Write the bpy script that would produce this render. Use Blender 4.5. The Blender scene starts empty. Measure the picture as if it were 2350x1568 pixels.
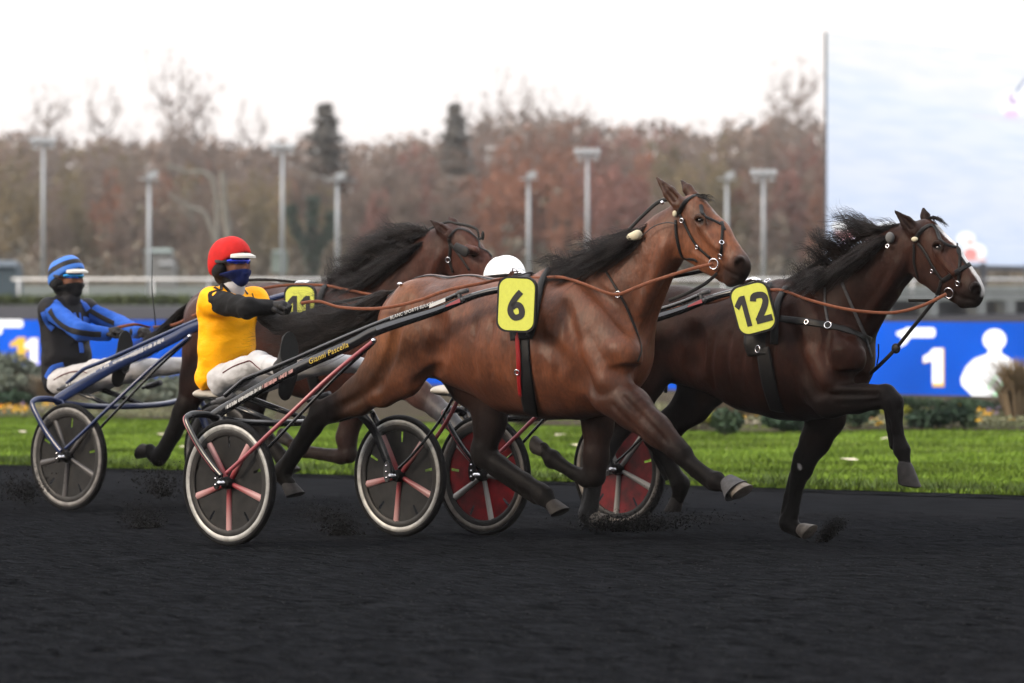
import bpy, bmesh, math, random
import numpy as np
from mathutils import Vector, Matrix, noise
from mathutils.bvhtree import BVHTree

random.seed(7)
rng = np.random.default_rng(7)
R = math.radians
scene = bpy.context.scene
col = scene.collection

# ------------------------------------------------------------------ camera, sky, sun, exposure
F = 10139.0      # focal length in units of a 2350 px wide picture
EYE = 1.317      # camera height (m)
HZ = 720.0       # picture row of the horizon (of 1568)
cam_d = bpy.data.cameras.new('camera')
cam = bpy.data.objects.new('camera', cam_d)
col.objects.link(cam)
cam.location = (0, 0, EYE)
cam.rotation_euler = (R(90), 0, 0)
cam_d.sensor_width = 36.0
cam_d.lens = 36.0 * F / 2350.0
cam_d.shift_y = (HZ - 784.0) / 2350.0
cam_d.clip_start = 0.5
cam_d.clip_end = 3000
cam_d.dof.use_dof = True
cam_d.dof.focus_distance = 24.6
cam_d.dof.aperture_fstop = 3.2
scene.camera = cam

world = bpy.data.worlds.new('World')
scene.world = world
world.use_nodes = True
nt = world.node_tree
nt.nodes.clear()
w_out = nt.nodes.new('ShaderNodeOutputWorld')
w_bg = nt.nodes.new('ShaderNodeBackground')
w_sky = nt.nodes.new('ShaderNodeTexSky')
w_sky.sky_type = 'NISHITA'
w_sky.sun_disc = False
SUN_EL, SUN_AZ = 24.0, 205.0      # azimuth of the sun as seen from above, measured from +X
w_sky.sun_elevation = R(SUN_EL)
w_sky.sun_rotation = R(90 - SUN_AZ)
w_sky.air_density = 1.0
w_sky.dust_density = 6.0
w_sky.ozone_density = 1.0
w_hsv = nt.nodes.new('ShaderNodeHueSaturation')
w_hsv.inputs['Saturation'].default_value = 0.18
w_hsv.inputs['Value'].default_value = 1.0
# cloud deck over the clear sky, brighter overhead as under any overcast
w_tc = nt.nodes.new('ShaderNodeTexCoord')
w_xyz = nt.nodes.new('ShaderNodeSeparateXYZ')
nt.links.new(w_tc.outputs['Generated'], w_xyz.inputs[0])
w_ramp = nt.nodes.new('ShaderNodeMapRange')
w_ramp.inputs['From Min'].default_value = 0.02; w_ramp.inputs['From Max'].default_value = 0.95
w_ramp.inputs['To Min'].default_value = 0.0; w_ramp.inputs['To Max'].default_value = 1.0
nt.links.new(w_xyz.outputs['Z'], w_ramp.inputs['Value'])
w_deck = nt.nodes.new('ShaderNodeMix'); w_deck.data_type = 'RGBA'
w_deck.inputs['A'].default_value = (5.4, 5.02, 4.85, 1)
w_deck.inputs['B'].default_value = (19.0, 19.0, 19.6, 1)
nt.links.new(w_ramp.outputs['Result'], w_deck.inputs['Factor'])
w_mix = nt.nodes.new('ShaderNodeMix')
w_mix.data_type = 'RGBA'
w_mix.inputs['Factor'].default_value = 0.8
# sky dimmed behind the camera to darken the sides of things facing it
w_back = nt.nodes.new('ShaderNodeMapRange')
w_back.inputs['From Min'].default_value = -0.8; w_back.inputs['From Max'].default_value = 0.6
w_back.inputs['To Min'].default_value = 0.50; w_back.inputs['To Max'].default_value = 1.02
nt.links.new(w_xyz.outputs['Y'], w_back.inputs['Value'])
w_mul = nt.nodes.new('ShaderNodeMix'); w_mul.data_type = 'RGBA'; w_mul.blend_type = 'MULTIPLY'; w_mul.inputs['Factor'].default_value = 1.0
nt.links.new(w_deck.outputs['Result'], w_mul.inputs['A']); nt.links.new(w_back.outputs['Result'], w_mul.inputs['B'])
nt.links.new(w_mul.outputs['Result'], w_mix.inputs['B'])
nt.links.new(w_sky.outputs[0], w_hsv.inputs['Color'])
nt.links.new(w_hsv.outputs[0], w_mix.inputs['A'])
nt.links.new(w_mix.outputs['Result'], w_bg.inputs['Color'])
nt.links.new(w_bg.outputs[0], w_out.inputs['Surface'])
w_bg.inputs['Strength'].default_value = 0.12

sun_d = bpy.data.lights.new('sun', 'SUN')
sun_d.energy = 1.5
sun_d.angle = R(14)
sun_d.color = (1.0, 0.80, 0.58)
sun = bpy.data.objects.new('sun', sun_d)
col.objects.link(sun)
sdir = Vector((math.cos(R(SUN_EL)) * math.cos(R(SUN_AZ)), math.cos(R(SUN_EL)) * math.sin(R(SUN_AZ)), math.sin(R(SUN_EL))))
sun.rotation_euler = sdir.to_track_quat('Z', 'Y').to_euler()

scene.view_settings.view_transform = 'Standard'
scene.view_settings.look = 'None'
scene.view_settings.exposure = 0.92
scene.view_settings.gamma = 1.0
scene.view_settings.use_curve_mapping = False
scene.cycles.max_bounces = 6
scene.cycles.volume_bounces = 0
scene.cycles.volume_step_rate = 10.0
scene.cycles.volume_max_steps = 32
scene.cycles.use_denoising = True

# ------------------------------------------------------------------ helpers
def at(u, v, Y):
    return Vector(((u - 1175.0) / F * Y, Y, EYE - (v - HZ) / F * Y))

THETA = R(41)

class Frame:
    """upright plane through one sulky and its horse: x along the heading, y to the far side, z up"""
    def __init__(s, mx, my, th=THETA):
        s.o = Vector((mx, my, 0)); s.th = th
        s.H = Vector((math.cos(th), -math.sin(th), 0)); s.N = Vector((math.sin(th), math.cos(th), 0))
        s.M = Matrix.Translation(s.o) @ Matrix.Rotation(-th, 4, 'Z')
        s.Mi = s.M.inverted()
    def S(s, u, v, lat=0.0):
        a = (u - 1175.0) / F
        bx, by = s.o.x + lat * s.N.x, s.o.y + lat * s.N.y
        t = (a * by - bx) / (s.H.x - a * s.H.y)
        Y = by + t * s.H.y
        return Vector((t, lat, EYE - (v - HZ) / F * Y))
    def px(s, u, v, lat=0.0):           # metres per picture unit there
        p = s.M @ s.S(u, v, lat)
        return p.y / F
    def uv(s, p):
        w = s.M @ Vector(p)
        return (1175 + w.x / w.y * F, HZ + (EYE - w.z) / w.y * F)
    def ray(s):
        return s.Mi @ Vector((0, 0, EYE))

def tag(o, label=None, cat=None, group=None, kind=None):
    if label: o['label'] = label
    if cat: o['category'] = cat
    if group: o['group'] = group
    if kind: o['kind'] = kind
    return o

def empty(name, loc=(0, 0, 0), rz=0.0):
    o = bpy.data.objects.new(name, None)
    col.objects.link(o)
    o.location = loc; o.rotation_euler = (0, 0, rz)
    o.empty_display_size = 0.2
    return o

def link(name, me, mat, parent=None, smooth=False):
    o = bpy.data.objects.new(name, me)
    col.objects.link(o)
    if mat is not None:
        for m in (mat if isinstance(mat, (list, tuple)) else [mat]):
            me.materials.append(m)
    if parent is not None: o.parent = parent
    if smooth: me.polygons.foreach_set('use_smooth', [True] * len(me.polygons))
    return o

class MB:
    """collects simple shapes; build() links them as ONE mesh object"""
    def __init__(s): s.v, s.f, s.m = [], [], []
    def add(s, vs, fs, mi=0):
        n = len(s.v); s.v += [tuple(p) for p in vs]
        s.f += [tuple(i + n for i in f) for f in fs]; s.m += [mi] * len(fs)
        return s
    def box(s, c, d, rot=None, mi=0):
        vs = []
        for x in (-.5, .5):
            for y in (-.5, .5):
                for z in (-.5, .5):
                    p = Vector((x * d[0], y * d[1], z * d[2]))
                    if rot is not None: p = rot @ p
                    vs.append(p + Vector(c))
        return s.add(vs, [(0, 1, 3, 2), (4, 6, 7, 5), (0, 4, 5, 1), (2, 3, 7, 6), (0, 2, 6, 4), (1, 5, 7, 3)], mi)
    def tube(s, pts, rad, n=10, caps=True, flat=None, mi=0):
        pts = [Vector(p) for p in pts]
        if not isinstance(rad, list): rad = [rad] * len(pts)
        vs, fs = [], []
        T = []
        for i in range(len(pts)):
            a = pts[max(i - 1, 0)]; b = pts[min(i + 1, len(pts) - 1)]
            d = b - a
            T.append(d.normalized() if d.length > 1e-9 else Vector((0, 0, 1)))
        up = Vector((0, 0, 1)) if abs(T[0].z) < .9 else Vector((0, 1, 0))
        if flat is not None: up = Vector(flat[0])
        nrm = (up - T[0] * up.dot(T[0])).normalized()
        for i, p in enumerate(pts):
            if flat is not None: nrm = Vector(flat[min(i, len(flat) - 1)])
            nrm = (nrm - T[i] * nrm.dot(T[i]))
            nrm = nrm.normalized() if nrm.length > 1e-6 else T[i].orthogonal().normalized()
            bi = T[i].cross(nrm)
            r = rad[i]
            rx, ry = r if isinstance(r, tuple) else (r, r)
            for k in range(n):
                a = 2 * math.pi * k / n
                vs.append(p + nrm * (math.cos(a) * rx) + bi * (math.sin(a) * ry))
        for i in range(len(pts) - 1):
            for k in range(n):
                k2 = (k + 1) % n
                fs.append((i * n + k, i * n + k2, (i + 1) * n + k2, (i + 1) * n + k))
        if caps:
            fs.append(tuple(range(n - 1, -1, -1)))
            fs.append(tuple((len(pts) - 1) * n + k for k in range(n)))
        return s.add(vs, fs, mi)
    def lathe(s, prof, n=48, M=None, mi=0, close=False):
        """prof: (radius, axial) pairs turned about local y"""
        vs, fs = [], []
        for (r, y) in prof:
            for k in range(n):
                a = 2 * math.pi * k / n
                p = Vector((r * math.cos(a), y, r * math.sin(a)))
                vs.append(M @ p if M is not None else p)
        m = len(prof)
        for i in range(m if close else m - 1):
            j = (i + 1) % m
            for k in range(n):
                k2 = (k + 1) % n
                fs.append((i * n + k, j * n + k, j * n + k2, i * n + k2))
        return s.add(vs, fs, mi)
    def ball(s, c, r, nu=20, nv=12, M=None, mi=0):
        c = Vector(c)
        if not isinstance(r, tuple): r = (r, r, r)
        vs, fs = [], []
        for i in range(nv + 1):
            t = math.pi * i / nv
            for k in range(nu):
                a = 2 * math.pi * k / nu
                p = Vector((r[0] * math.sin(t) * math.cos(a), r[1] * math.sin(t) * math.sin(a), r[2] * math.cos(t)))
                vs.append(c + (M @ p if M is not None else p))
        for i in range(nv):
            for k in range(nu):
                k2 = (k + 1) % nu
                fs.append((i * nu + k, (i + 1) * nu + k, (i + 1) * nu + k2, i * nu + k2))
        return s.add(vs, fs, mi)
    def slab(s, outline, off, mi=0):
        """closed outline (3D points) given thickness along vector off"""
        off = Vector(off); n = len(outline)
        vs = [Vector(p) for p in outline] + [Vector(p) + off for p in outline]
        fs = [tuple(range(n)), tuple(range(2 * n - 1, n - 1, -1))]
        for k in range(n):
            k2 = (k + 1) % n
            fs.append((k, n + k, n + k2, k2))
        return s.add(vs, fs, mi)
    def build(s, name, mat, parent=None, smooth=False, auto=None):
        me = bpy.data.meshes.new(name)
        me.from_pydata(s.v, [], s.f)
        if any(s.m): me.polygons.foreach_set('material_index', s.m)
        me.update()
        bm = bmesh.new(); bm.from_mesh(me)
        bmesh.ops.remove_doubles(bm, verts=bm.verts, dist=1e-6)
        bmesh.ops.recalc_face_normals(bm, faces=bm.faces)
        bm.to_mesh(me); bm.free()
        o = link(name, me, mat, parent, smooth)
        if auto is not None:
            me.polygons.foreach_set('use_smooth', [True] * len(me.polygons))
            me.set_sharp_from_angle(angle=R(auto))
        return o

def spline(pts, n):
    """Catmull-Rom through points (tuples of any length)"""
    P = [np.array(p, float) for p in pts]
    out = []
    m = len(P) - 1
    for i in range(n + 1):
        t = i / n * m
        k = min(int(t), m - 1); f = t - k
        p0 = P[max(k - 1, 0)]; p1 = P[k]; p2 = P[k + 1]; p3 = P[min(k + 2, m)]
        out.append(.5 * ((2 * p1) + (-p0 + p2) * f + (2 * p0 - 5 * p1 + 4 * p2 - p3) * f * f + (-p0 + 3 * p1 - 3 * p2 + p3) * f ** 3))
    return out

# ------------------------------------------------------------------ implicit surfaces for bodies
def _dist(pr, X, Y, Z):
    kind = pr['op']
    if kind == 'plane':
        p, n = pr['a'], pr['n']
        return (X - p[0]) * n[0] + (Y - p[1]) * n[1] + (Z - p[2]) * n[2]
    a, b, ra, rb, sy = pr['a'], pr['b'], pr['ra'], pr['rb'], pr['sy']
    sx, sz = pr['sx'], pr['sz']
    px = (X - a[0]) / sx; py = (Y - a[1]) / sy; pz = (Z - a[2]) / sz
    bx, by, bz = (b[0] - a[0]) / sx, (b[1] - a[1]) / sy, (b[2] - a[2]) / sz
    L2 = bx * bx + by * by + bz * bz
    if L2 > 1e-12:
        t = np.clip((px * bx + py * by + pz * bz) / L2, 0, 1)
        px = px - t * bx; py = py - t * by; pz = pz - t * bz
        r = ra + (rb - ra) * t
    else:
        r = ra
    L = np.sqrt(px * px + py * py + pz * pz) + 1e-9
    g = np.sqrt((px / sx) ** 2 + (py / sy) ** 2 + (pz / sz) ** 2) / L
    return (L - r) / g

class Body:
    def __init__(s): s.pr = []
    def cap(s, a, ra, b, rb, k=.04, c=(.5, .5, .5), sy=1., sx=1., sz=1., op='add'):
        s.pr.append(dict(a=np.array(a, float), b=np.array(b, float), ra=ra, rb=rb, k=k, c=c, sy=sy, sx=sx, sz=sz, op=op)); return s
    def ball(s, a, r, **kw): return s.cap(a, r, a, r, **kw)
    def cut(s, p, n, k=.01):
        n = np.array(n, float); n /= np.linalg.norm(n)
        s.pr.append(dict(a=np.array(p, float), n=n, k=k, op='plane', c=None)); return s
    def mesh(s, name, h=.01, smooth=1, cs=.014, grow=0.0, ripple=None):
        lo = np.array([1e9] * 3); hi = -lo
        for p in s.pr:
            if p['op'] != 'add': continue
            for q, r in ((p['a'], p['ra']), (p['b'], p['rb'])):
                e = (r + abs(grow)) * np.array([max(p['sx'], 1), max(p['sy'], 1), max(p['sz'], 1)])
                lo = np.minimum(lo, q - e); hi = np.maximum(hi, q + e)
        lo -= 4 * h + .02; hi += 4 * h + .02
        n = np.ceil((hi - lo) / h).astype(int) + 1
        Fd = np.full(n, .3, np.float32)
        gx = lo[0] + h * np.arange(n[0]); gy = lo[1] + h * np.arange(n[1]); gz = lo[2] + h * np.arange(n[2])
        for p in s.pr:
            k = p['k']
            if p['op'] == 'plane':
                d = _dist(p, gx[:, None, None], gy[None, :, None], gz[None, None, :]).astype(np.float32)
                hh = np.maximum(k - np.abs(Fd - d), 0) / k
                Fd = np.maximum(Fd, d) + hh * hh * k * .25
                continue
            rr = max(p['ra'], p['rb']) * np.array([max(p['sx'], 1), max(p['sy'], 1), max(p['sz'], 1)]) + k + 4 * h + .02
            a = np.maximum(((np.minimum(p['a'], p['b']) - rr - lo) / h).astype(int), 0)
            b = np.minimum(((np.maximum(p['a'], p['b']) + rr - lo) / h).astype(int) + 2, n)
            sl = (slice(a[0], b[0]), slice(a[1], b[1]), slice(a[2], b[2]))
            d = _dist(p, gx[sl[0], None, None], gy[None, sl[1], None], gz[None, None, sl[2]]).astype(np.float32)
            A = Fd[sl]
            if p['op'] == 'add':
                hh = np.maximum(k - np.abs(A - d), 0) / k
                Fd[sl] = np.minimum(A, d) - hh * hh * k * .25
            elif p['op'] == 'sub':
                d = -d
                hh = np.maximum(k - np.abs(A - d), 0) / k
                Fd[sl] = np.maximum(A, d) + hh * hh * k * .25
        Fd -= grow
        V, Q = surface_nets(Fd, lo, h)
        for _ in range(smooth):
            acc = np.zeros_like(V); cnt = np.zeros(len(V))
            for i in range(4):
                j = (i + 1) % 4
                np.add.at(acc, Q[:, i], V[Q[:, j]]); np.add.at(cnt, Q[:, i], 1)
                np.add.at(acc, Q[:, j], V[Q[:, i]]); np.add.at(cnt, Q[:, j], 1)
            V = .5 * V + .5 * acc / np.maximum(cnt, 1)[:, None]
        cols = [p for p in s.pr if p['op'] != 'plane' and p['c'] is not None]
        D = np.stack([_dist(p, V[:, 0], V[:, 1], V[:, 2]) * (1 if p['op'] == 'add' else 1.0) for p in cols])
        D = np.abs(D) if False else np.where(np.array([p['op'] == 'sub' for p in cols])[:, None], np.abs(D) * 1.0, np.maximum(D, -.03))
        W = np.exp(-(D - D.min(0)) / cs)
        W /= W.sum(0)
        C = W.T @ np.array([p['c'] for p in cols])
        me = bpy.data.meshes.new(name)
        me.from_pydata(V.tolist(), [], Q.tolist())
        ca = me.color_attributes.new('tone', 'FLOAT_COLOR', 'POINT')
        ca.data.foreach_set('color', np.hstack([C, np.ones((len(C), 1))]).astype(np.float32).ravel())
        me.polygons.foreach_set('use_smooth', [True] * len(me.polygons))
        me.update()
        if ripple:
            nr = np.zeros(len(V) * 3); me.vertices.foreach_get('normal', nr); nr = nr.reshape(-1, 3)
            amp, fx, fy, fz = ripple
            dsp = np.array([noise.noise(Vector((v[0] * fx, v[1] * fy, v[2] * fz))) + .5 * noise.noise(Vector((v[0] * fx * 2.1 + 5, v[1] * fy * 2.1, v[2] * fz * 2.1 + 2))) for v in V])
            V = V + nr * (dsp * amp)[:, None]
            me.vertices.foreach_set('co', V.ravel()); me.update()
        return me

def surface_nets(Fd, lo, h):
    n = Fd.shape
    S = Fd < 0
    cnt = np.zeros((n[0] - 1, n[1] - 1, n[2] - 1), np.int8)
    for i in (0, 1):
        for j in (0, 1):
            for k in (0, 1):
                cnt += S[i:n[0] - 1 + i, j:n[1] - 1 + j, k:n[2] - 1 + k]
    act = np.argwhere((cnt > 0) & (cnt < 8))
    idx = np.full(cnt.shape, -1, np.int64)
    idx[act[:, 0], act[:, 1], act[:, 2]] = np.arange(len(act))
    acc = np.zeros((len(act), 3)); c = np.zeros(len(act))
    cor = [(i, j, k) for i in (0, 1) for j in (0, 1) for k in (0, 1)]
    val = {q: Fd[act[:, 0] + q[0], act[:, 1] + q[1], act[:, 2] + q[2]].astype(float) for q in cor}
    for q in cor:
        for ax in range(3):
            if q[ax]: continue
            w = list(q); w[ax] = 1; w = tuple(w)
            fa, fb = val[q], val[w]
            m = (fa < 0) != (fb < 0)
            t = np.where(m, fa / np.where(m, fa - fb, 1), 0)
            p = np.tile(np.array(q, float), (len(act), 1)); p[:, ax] += t
            acc[m] += p[m]; c[m] += 1
    V = lo + h * (act + acc / np.maximum(c, 1)[:, None])
    quads = []
    for ax in range(3):
        sl0 = [slice(None)] * 3; sl1 = [slice(None)] * 3
        sl0[ax] = slice(0, n[ax] - 1); sl1[ax] = slice(1, n[ax])
        A, B = S[tuple(sl0)], S[tuple(sl1)]
        e = np.argwhere(A != B)
        o1, o2 = [(1, 2), (2, 0), (0, 1)][ax]
        ok = (e[:, o1] > 0) & (e[:, o2] > 0) & (e[:, o1] < n[o1] - 1) & (e[:, o2] < n[o2] - 1)
        e = e[ok]
        ins = A[e[:, 0], e[:, 1], e[:, 2]]
        def cell(d1, d2):
            q = e.copy(); q[:, o1] += d1; q[:, o2] += d2
            return idx[q[:, 0], q[:, 1], q[:, 2]]
        q = np.stack([cell(-1, -1), cell(0, -1), cell(0, 0), cell(-1, 0)], 1)
        q[~ins] = q[~ins][:, ::-1]
        quads.append(q)
    Q = np.concatenate(quads)
    return V, Q[(Q >= 0).all(1)]

# ------------------------------------------------------------------ materials
def mat(name, c, rough=.6, metal=0., noise_amt=0., noise_scale=20., bump=0., bump_scale=60., spec=.22, emit=None, emit_s=0., attr=False, coat=0., sheen=0., stretch=None, detail=4):
    m = bpy.data.materials.new(name); m.use_nodes = True
    t = m.node_tree; b = t.nodes['Principled BSDF']
    b.inputs['Base Color'].default_value = (*c, 1)
    b.inputs['Roughness'].default_value = rough
    b.inputs['Metallic'].default_value = metal
    b.inputs['Specular IOR Level'].default_value = spec
    if coat: b.inputs['Coat Weight'].default_value = coat; b.inputs['Coat Roughness'].default_value = .15
    if sheen: b.inputs['Sheen Weight'].default_value = sheen; b.inputs['Sheen Roughness'].default_value = .4
    if emit is not None:
        b.inputs['Emission Color'].default_value = (*emit, 1); b.inputs['Emission Strength'].default_value = emit_s
    tc = t.nodes.new('ShaderNodeTexCoord')
    src = tc.outputs['Object']
    if stretch is not None:
        mp = t.nodes.new('ShaderNodeMapping'); mp.inputs['Scale'].default_value = stretch
        t.links.new(src, mp.inputs['Vector']); src = mp.outputs['Vector']
    base = None
    if attr:
        a = t.nodes.new('ShaderNodeAttribute'); a.attribute_name = 'tone'; base = a.outputs['Color']
    if noise_amt:
        n = t.nodes.new('ShaderNodeTexNoise'); n.inputs['Scale'].default_value = noise_scale; n.inputs['Detail'].default_value = detail
        t.links.new(src, n.inputs['Vector'])
        mr = t.nodes.new('ShaderNodeMapRange')
        mr.inputs['From Min'].default_value = .3; mr.inputs['From Max'].default_value = .7
        mr.inputs['To Min'].default_value = 1 - noise_amt; mr.inputs['To Max'].default_value = 1 + noise_amt
        t.links.new(n.outputs['Fac'], mr.inputs['Value'])
        mx = t.nodes.new('ShaderNodeMix'); mx.data_type = 'RGBA'; mx.blend_type = 'MULTIPLY'; mx.inputs['Factor'].default_value = 1
        if base is not None: t.links.new(base, mx.inputs['A'])
        else: mx.inputs['A'].default_value = (*c, 1)
        t.links.new(mr.outputs['Result'], mx.inputs['B'])
        base = mx.outputs['Result']
    if base is not None: t.links.new(base, b.inputs['Base Color'])
    if bump:
        n2 = t.nodes.new('ShaderNodeTexNoise'); n2.inputs['Scale'].default_value = bump_scale; n2.inputs['Detail'].default_value = 5
        t.links.new(src, n2.inputs['Vector'])
        bp = t.nodes.new('ShaderNodeBump'); bp.inputs['Strength'].default_value = 1.0; bp.inputs['Distance'].default_value = bump
        t.links.new(n2.outputs['Fac'], bp.inputs['Height'])
        t.links.new(bp.outputs['Normal'], b.inputs['Normal'])
    return m
# ------------------------------------------------------------------ ground, track, lawn
Hd = Vector((math.cos(THETA), -math.sin(THETA), 0)); Nd = Vector((math.sin(THETA), math.cos(THETA), 0))
ED_A = Vector((-4.30, 37.1, 0)); ED_B = Vector((3.58, 30.75, 0)); EDd = (ED_B - ED_A).normalized(); EDn = Vector((-EDd.y, EDd.x, 0))
if EDn.y < 0: EDn = -EDn

def ground_mat(name, c1, c2, scale, stretch, rot, rough=.95, bump=.01, c3=None, bscale=None, patch=.25):
    m = bpy.data.materials.new(name); m.use_nodes = True
    t = m.node_tree; b = t.nodes['Principled BSDF']; b.inputs['Roughness'].default_value = rough
    b.inputs['Specular IOR Level'].default_value = .0
    tc = t.nodes.new('ShaderNodeTexCoord'); mp = t.nodes.new('ShaderNodeMapping')
    mp.vector_type = 'TEXTURE'; mp.inputs['Rotation'].default_value = (0, 0, rot); mp.inputs['Scale'].default_value = stretch
    t.links.new(tc.outputs['Object'], mp.inputs['Vector'])
    n1 = t.nodes.new('ShaderNodeTexNoise'); n1.inputs['Scale'].default_value = scale; n1.inputs['Detail'].default_value = 8; n1.inputs['Roughness'].default_value = .7
    n2 = t.nodes.new('ShaderNodeTexNoise'); n2.inputs['Scale'].default_value = patch; n2.inputs['Detail'].default_value = 3
    t.links.new(mp.outputs['Vector'], n1.inputs['Vector']); t.links.new(mp.outputs['Vector'], n2.inputs['Vector'])
    cr = t.nodes.new('ShaderNodeValToRGB')
    cr.color_ramp.elements[0].position = .34; cr.color_ramp.elements[0].color = (*c1, 1)
    cr.color_ramp.elements[1].position = .68; cr.color_ramp.elements[1].color = (*c2, 1)
    t.links.new(n1.outputs['Fac'], cr.inputs['Fac'])
    src = cr.outputs['Color']
    if c3 is not None:
        mx = t.nodes.new('ShaderNodeMix'); mx.data_type = 'RGBA'
        mr = t.nodes.new('ShaderNodeMapRange'); mr.inputs['From Min'].default_value = .42; mr.inputs['From Max'].default_value = .66
        t.links.new(n2.outputs['Fac'], mr.inputs['Value']); t.links.new(mr.outputs['Result'], mx.inputs['Factor'])
        t.links.new(src, mx.inputs['A']); mx.inputs['B'].default_value = (*c3, 1); src = mx.outputs['Result']
    t.links.new(src, b.inputs['Base Color'])
    n3 = t.nodes.new('ShaderNodeTexNoise'); n3.inputs['Scale'].default_value = bscale or scale * 2; n3.inputs['Detail'].default_value = 8
    t.links.new(mp.outputs['Vector'], n3.inputs['Vector'])
    bp = t.nodes.new('ShaderNodeBump'); bp.inputs['Distance'].default_value = bump; t.links.new(n3.outputs['Fac'], bp.inputs['Height']); t.links.new(bp.outputs['Normal'], b.inputs['Normal'])
    return m

def strip(name, a, b, w0, w1, z0, z1, m, n=60, ext=40, edge=0.0, seed=1, kind='structure'):
    """long sheet along a..b (extended), from offset w0 to w1 across it"""
    d = (b - a).normalized(); q = Vector((-d.y, d.x, 0)); q = q if q.y > 0 else -q
    rg = random.Random(seed)
    p0 = a - d * ext; L = (b - a).length + 2 * ext
    vs, fs = [], []
    for i in range(n + 1):
        f = i / n; j = edge * (noise.noise(Vector((f * n * .37, seed, 0))) + .5 * noise.noise(Vector((f * n * 1.3, seed, 5))))
        vs += [p0 + d * L * f + q * (w0 + j) + Vector((0, 0, z0)), p0 + d * L * f + q * w1 + Vector((0, 0, z1))]
    for i in range(n): fs.append((2 * i, 2 * i + 2, 2 * i + 3, 2 * i + 1))
    return tag(MB().add(vs, fs).build(name, m), kind=kind)

M_GROUND = ground_mat('earth', (.03, .032, .025), (.06, .06, .045), 1.5, (1, 1, 1), 0)
M_TRACK = ground_mat('black_cinder', (.0008, .0009, .0012), (.0165, .0176, .0200), 7.5, (1.7, .42, 1), -THETA, bump=.06, c3=None, bscale=9, patch=.5)
M_TRACK2 = ground_mat('grey_cinder', (.0052, .0056, .0064), (.0150, .0159, .0182), 7, (2.4, .45, 1), -THETA, bump=.012, bscale=16)
M_GRASS = ground_mat('lawn', (.058, .104, .015), (.104, .168, .026), 2.2, (2.6, .9, 1), -THETA, bump=.03, c3=(.100, .122, .034), bscale=14, patch=.35)
M_VERGE = ground_mat('verge', (.05, .06, .03), (.12, .11, .06), 5, (1.5, 1, 1), -THETA, bump=.03)
g = MB().add([(-200, -30, -.02), (200, -30, -.02), (200, 430, -.02), (-200, 430, -.02)], [(0, 1, 2, 3)]).build('ground', M_GROUND); tag(g, kind='structure')
# racing surface: gently churned mesh
def tz(s, w):
    return .012 * noise.noise(Vector((s * .9, w * 5.2, 0))) + .010 * noise.noise(Vector((s * 2.6, w * 11, 4))) + .009 * noise.noise(Vector((s * 8, w * 26, 9))) + .006 * noise.noise(Vector((s * 19, w * 52, 2)))
def track_sheet():
    vs, fs = [], []
    nx, ny = 290, 430
    for j in range(ny + 1):
        f = j / ny; Y = 7.5 * (44 / 7.5) ** f
        for i in range(nx + 1):
            X = (i / nx - .5) * (Y * .34 + 2.5)
            p = Vector((X, Y, 0)); s = p.dot(Hd); w = p.dot(Nd)
            z = tz(s, w)
            vs.append((X, Y, z))
    for j in range(ny):
        for i in range(nx):
            a = j * (nx + 1) + i; fs.append((a, a + 1, a + nx + 2, a + nx + 1))
    return MB().add(vs, fs).build('track', M_TRACK, smooth=True)
tag(track_sheet(), kind='structure')
tag(MB().add([(-60, -5, -.012), (60, -5, -.012), (60, 60, -.012), (-60, 60, -.012)], [(0, 1, 2, 3)]).build('track_base', M_TRACK), kind='structure')
strip('track_margin', ED_A, ED_B, -3.6, .25, -.02, .034, M_TRACK2, n=160, edge=.25, seed=4)
strip('track_lip', ED_A, ED_B, -.16, .22, .034, .065, M_TRACK, n=200, ext=30, edge=.10, seed=9)
strip('lawn', ED_A, ED_B, .02, 34, .050, .06, M_GRASS, n=240, ext=60, edge=.10, seed=2)

def blades(name, count, gen, h0, h1, w, m, seed):
    rg = np.random.default_rng(seed); vs, fs = [], []
    for i in range(count):
        p, sc = gen(rg)
        a = rg.random() * 6.283; hh = rg.uniform(h0, h1) * sc; ww = w * rg.uniform(.6, 1.4)
        dx, dy = math.cos(a) * ww, math.sin(a) * ww
        lx, ly = rg.normal(0, .45, 2) * hh
        n = len(vs)
        vs += [(p.x - dx, p.y - dy, p.z), (p.x + dx, p.y + dy, p.z), (p.x + lx, p.y + ly, p.z + hh)]
        fs.append((n, n + 1, n + 2))
    return MB().add(vs, fs) if False else _mk(name, vs, fs, m)
def _mk(name, vs, fs, m, parent=None):
    me = bpy.data.meshes.new(name); me.from_pydata([tuple(v) for v in vs], [], fs)
    return link(name, me, m, parent)
M_BLADE = mat('grass_blade', (.106, .168, .022), rough=.75, noise_amt=.6, noise_scale=.7, spec=.05, stretch=(1, 1, 1))
M_BLADE2 = mat('grass_blade_dark', (.060, .096, .016), rough=.7, noise_amt=.4, noise_scale=1.2, spec=.2)
def lawn_gen(rg):
    while True:
        w = rg.random() ** 1.6 * 17 + .0; s = rg.uniform(-14, 22)
        p = ED_A + EDd * s + EDn * w
        if abs(p.x / p.y) > .128: continue
        uu = 1175 + p.x / p.y * F; vv = HZ + F * EYE / p.y
        if vv > 956 + 30 * uu / 2350 + 12 * max(0, 1 - abs(uu - 1680) / 500) + 1: break
    cl = .55 + .75 * max(0, noise.noise(Vector((p.x * .9, p.y * .9, 3))) + .35)
    return Vector((p.x, p.y, .052)), cl
tag(blades('grass', 110000, lawn_gen, .018, .050, .012, M_BLADE, 31), kind='stuff')
def edge_gen(rg):
    s = rg.uniform(-8, 16); p = ED_A + EDd * s + EDn * (abs(rg.normal(0, .22)) + .02)
    return Vector((p.x, p.y, .05)), .6 + .9 * max(0, noise.noise(Vector((s * 1.7, 1, 3))) + .3)
tag(blades('grass', 14000, edge_gen, .04, .12, .010, M_BLADE2, 32), kind='stuff')
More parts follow.
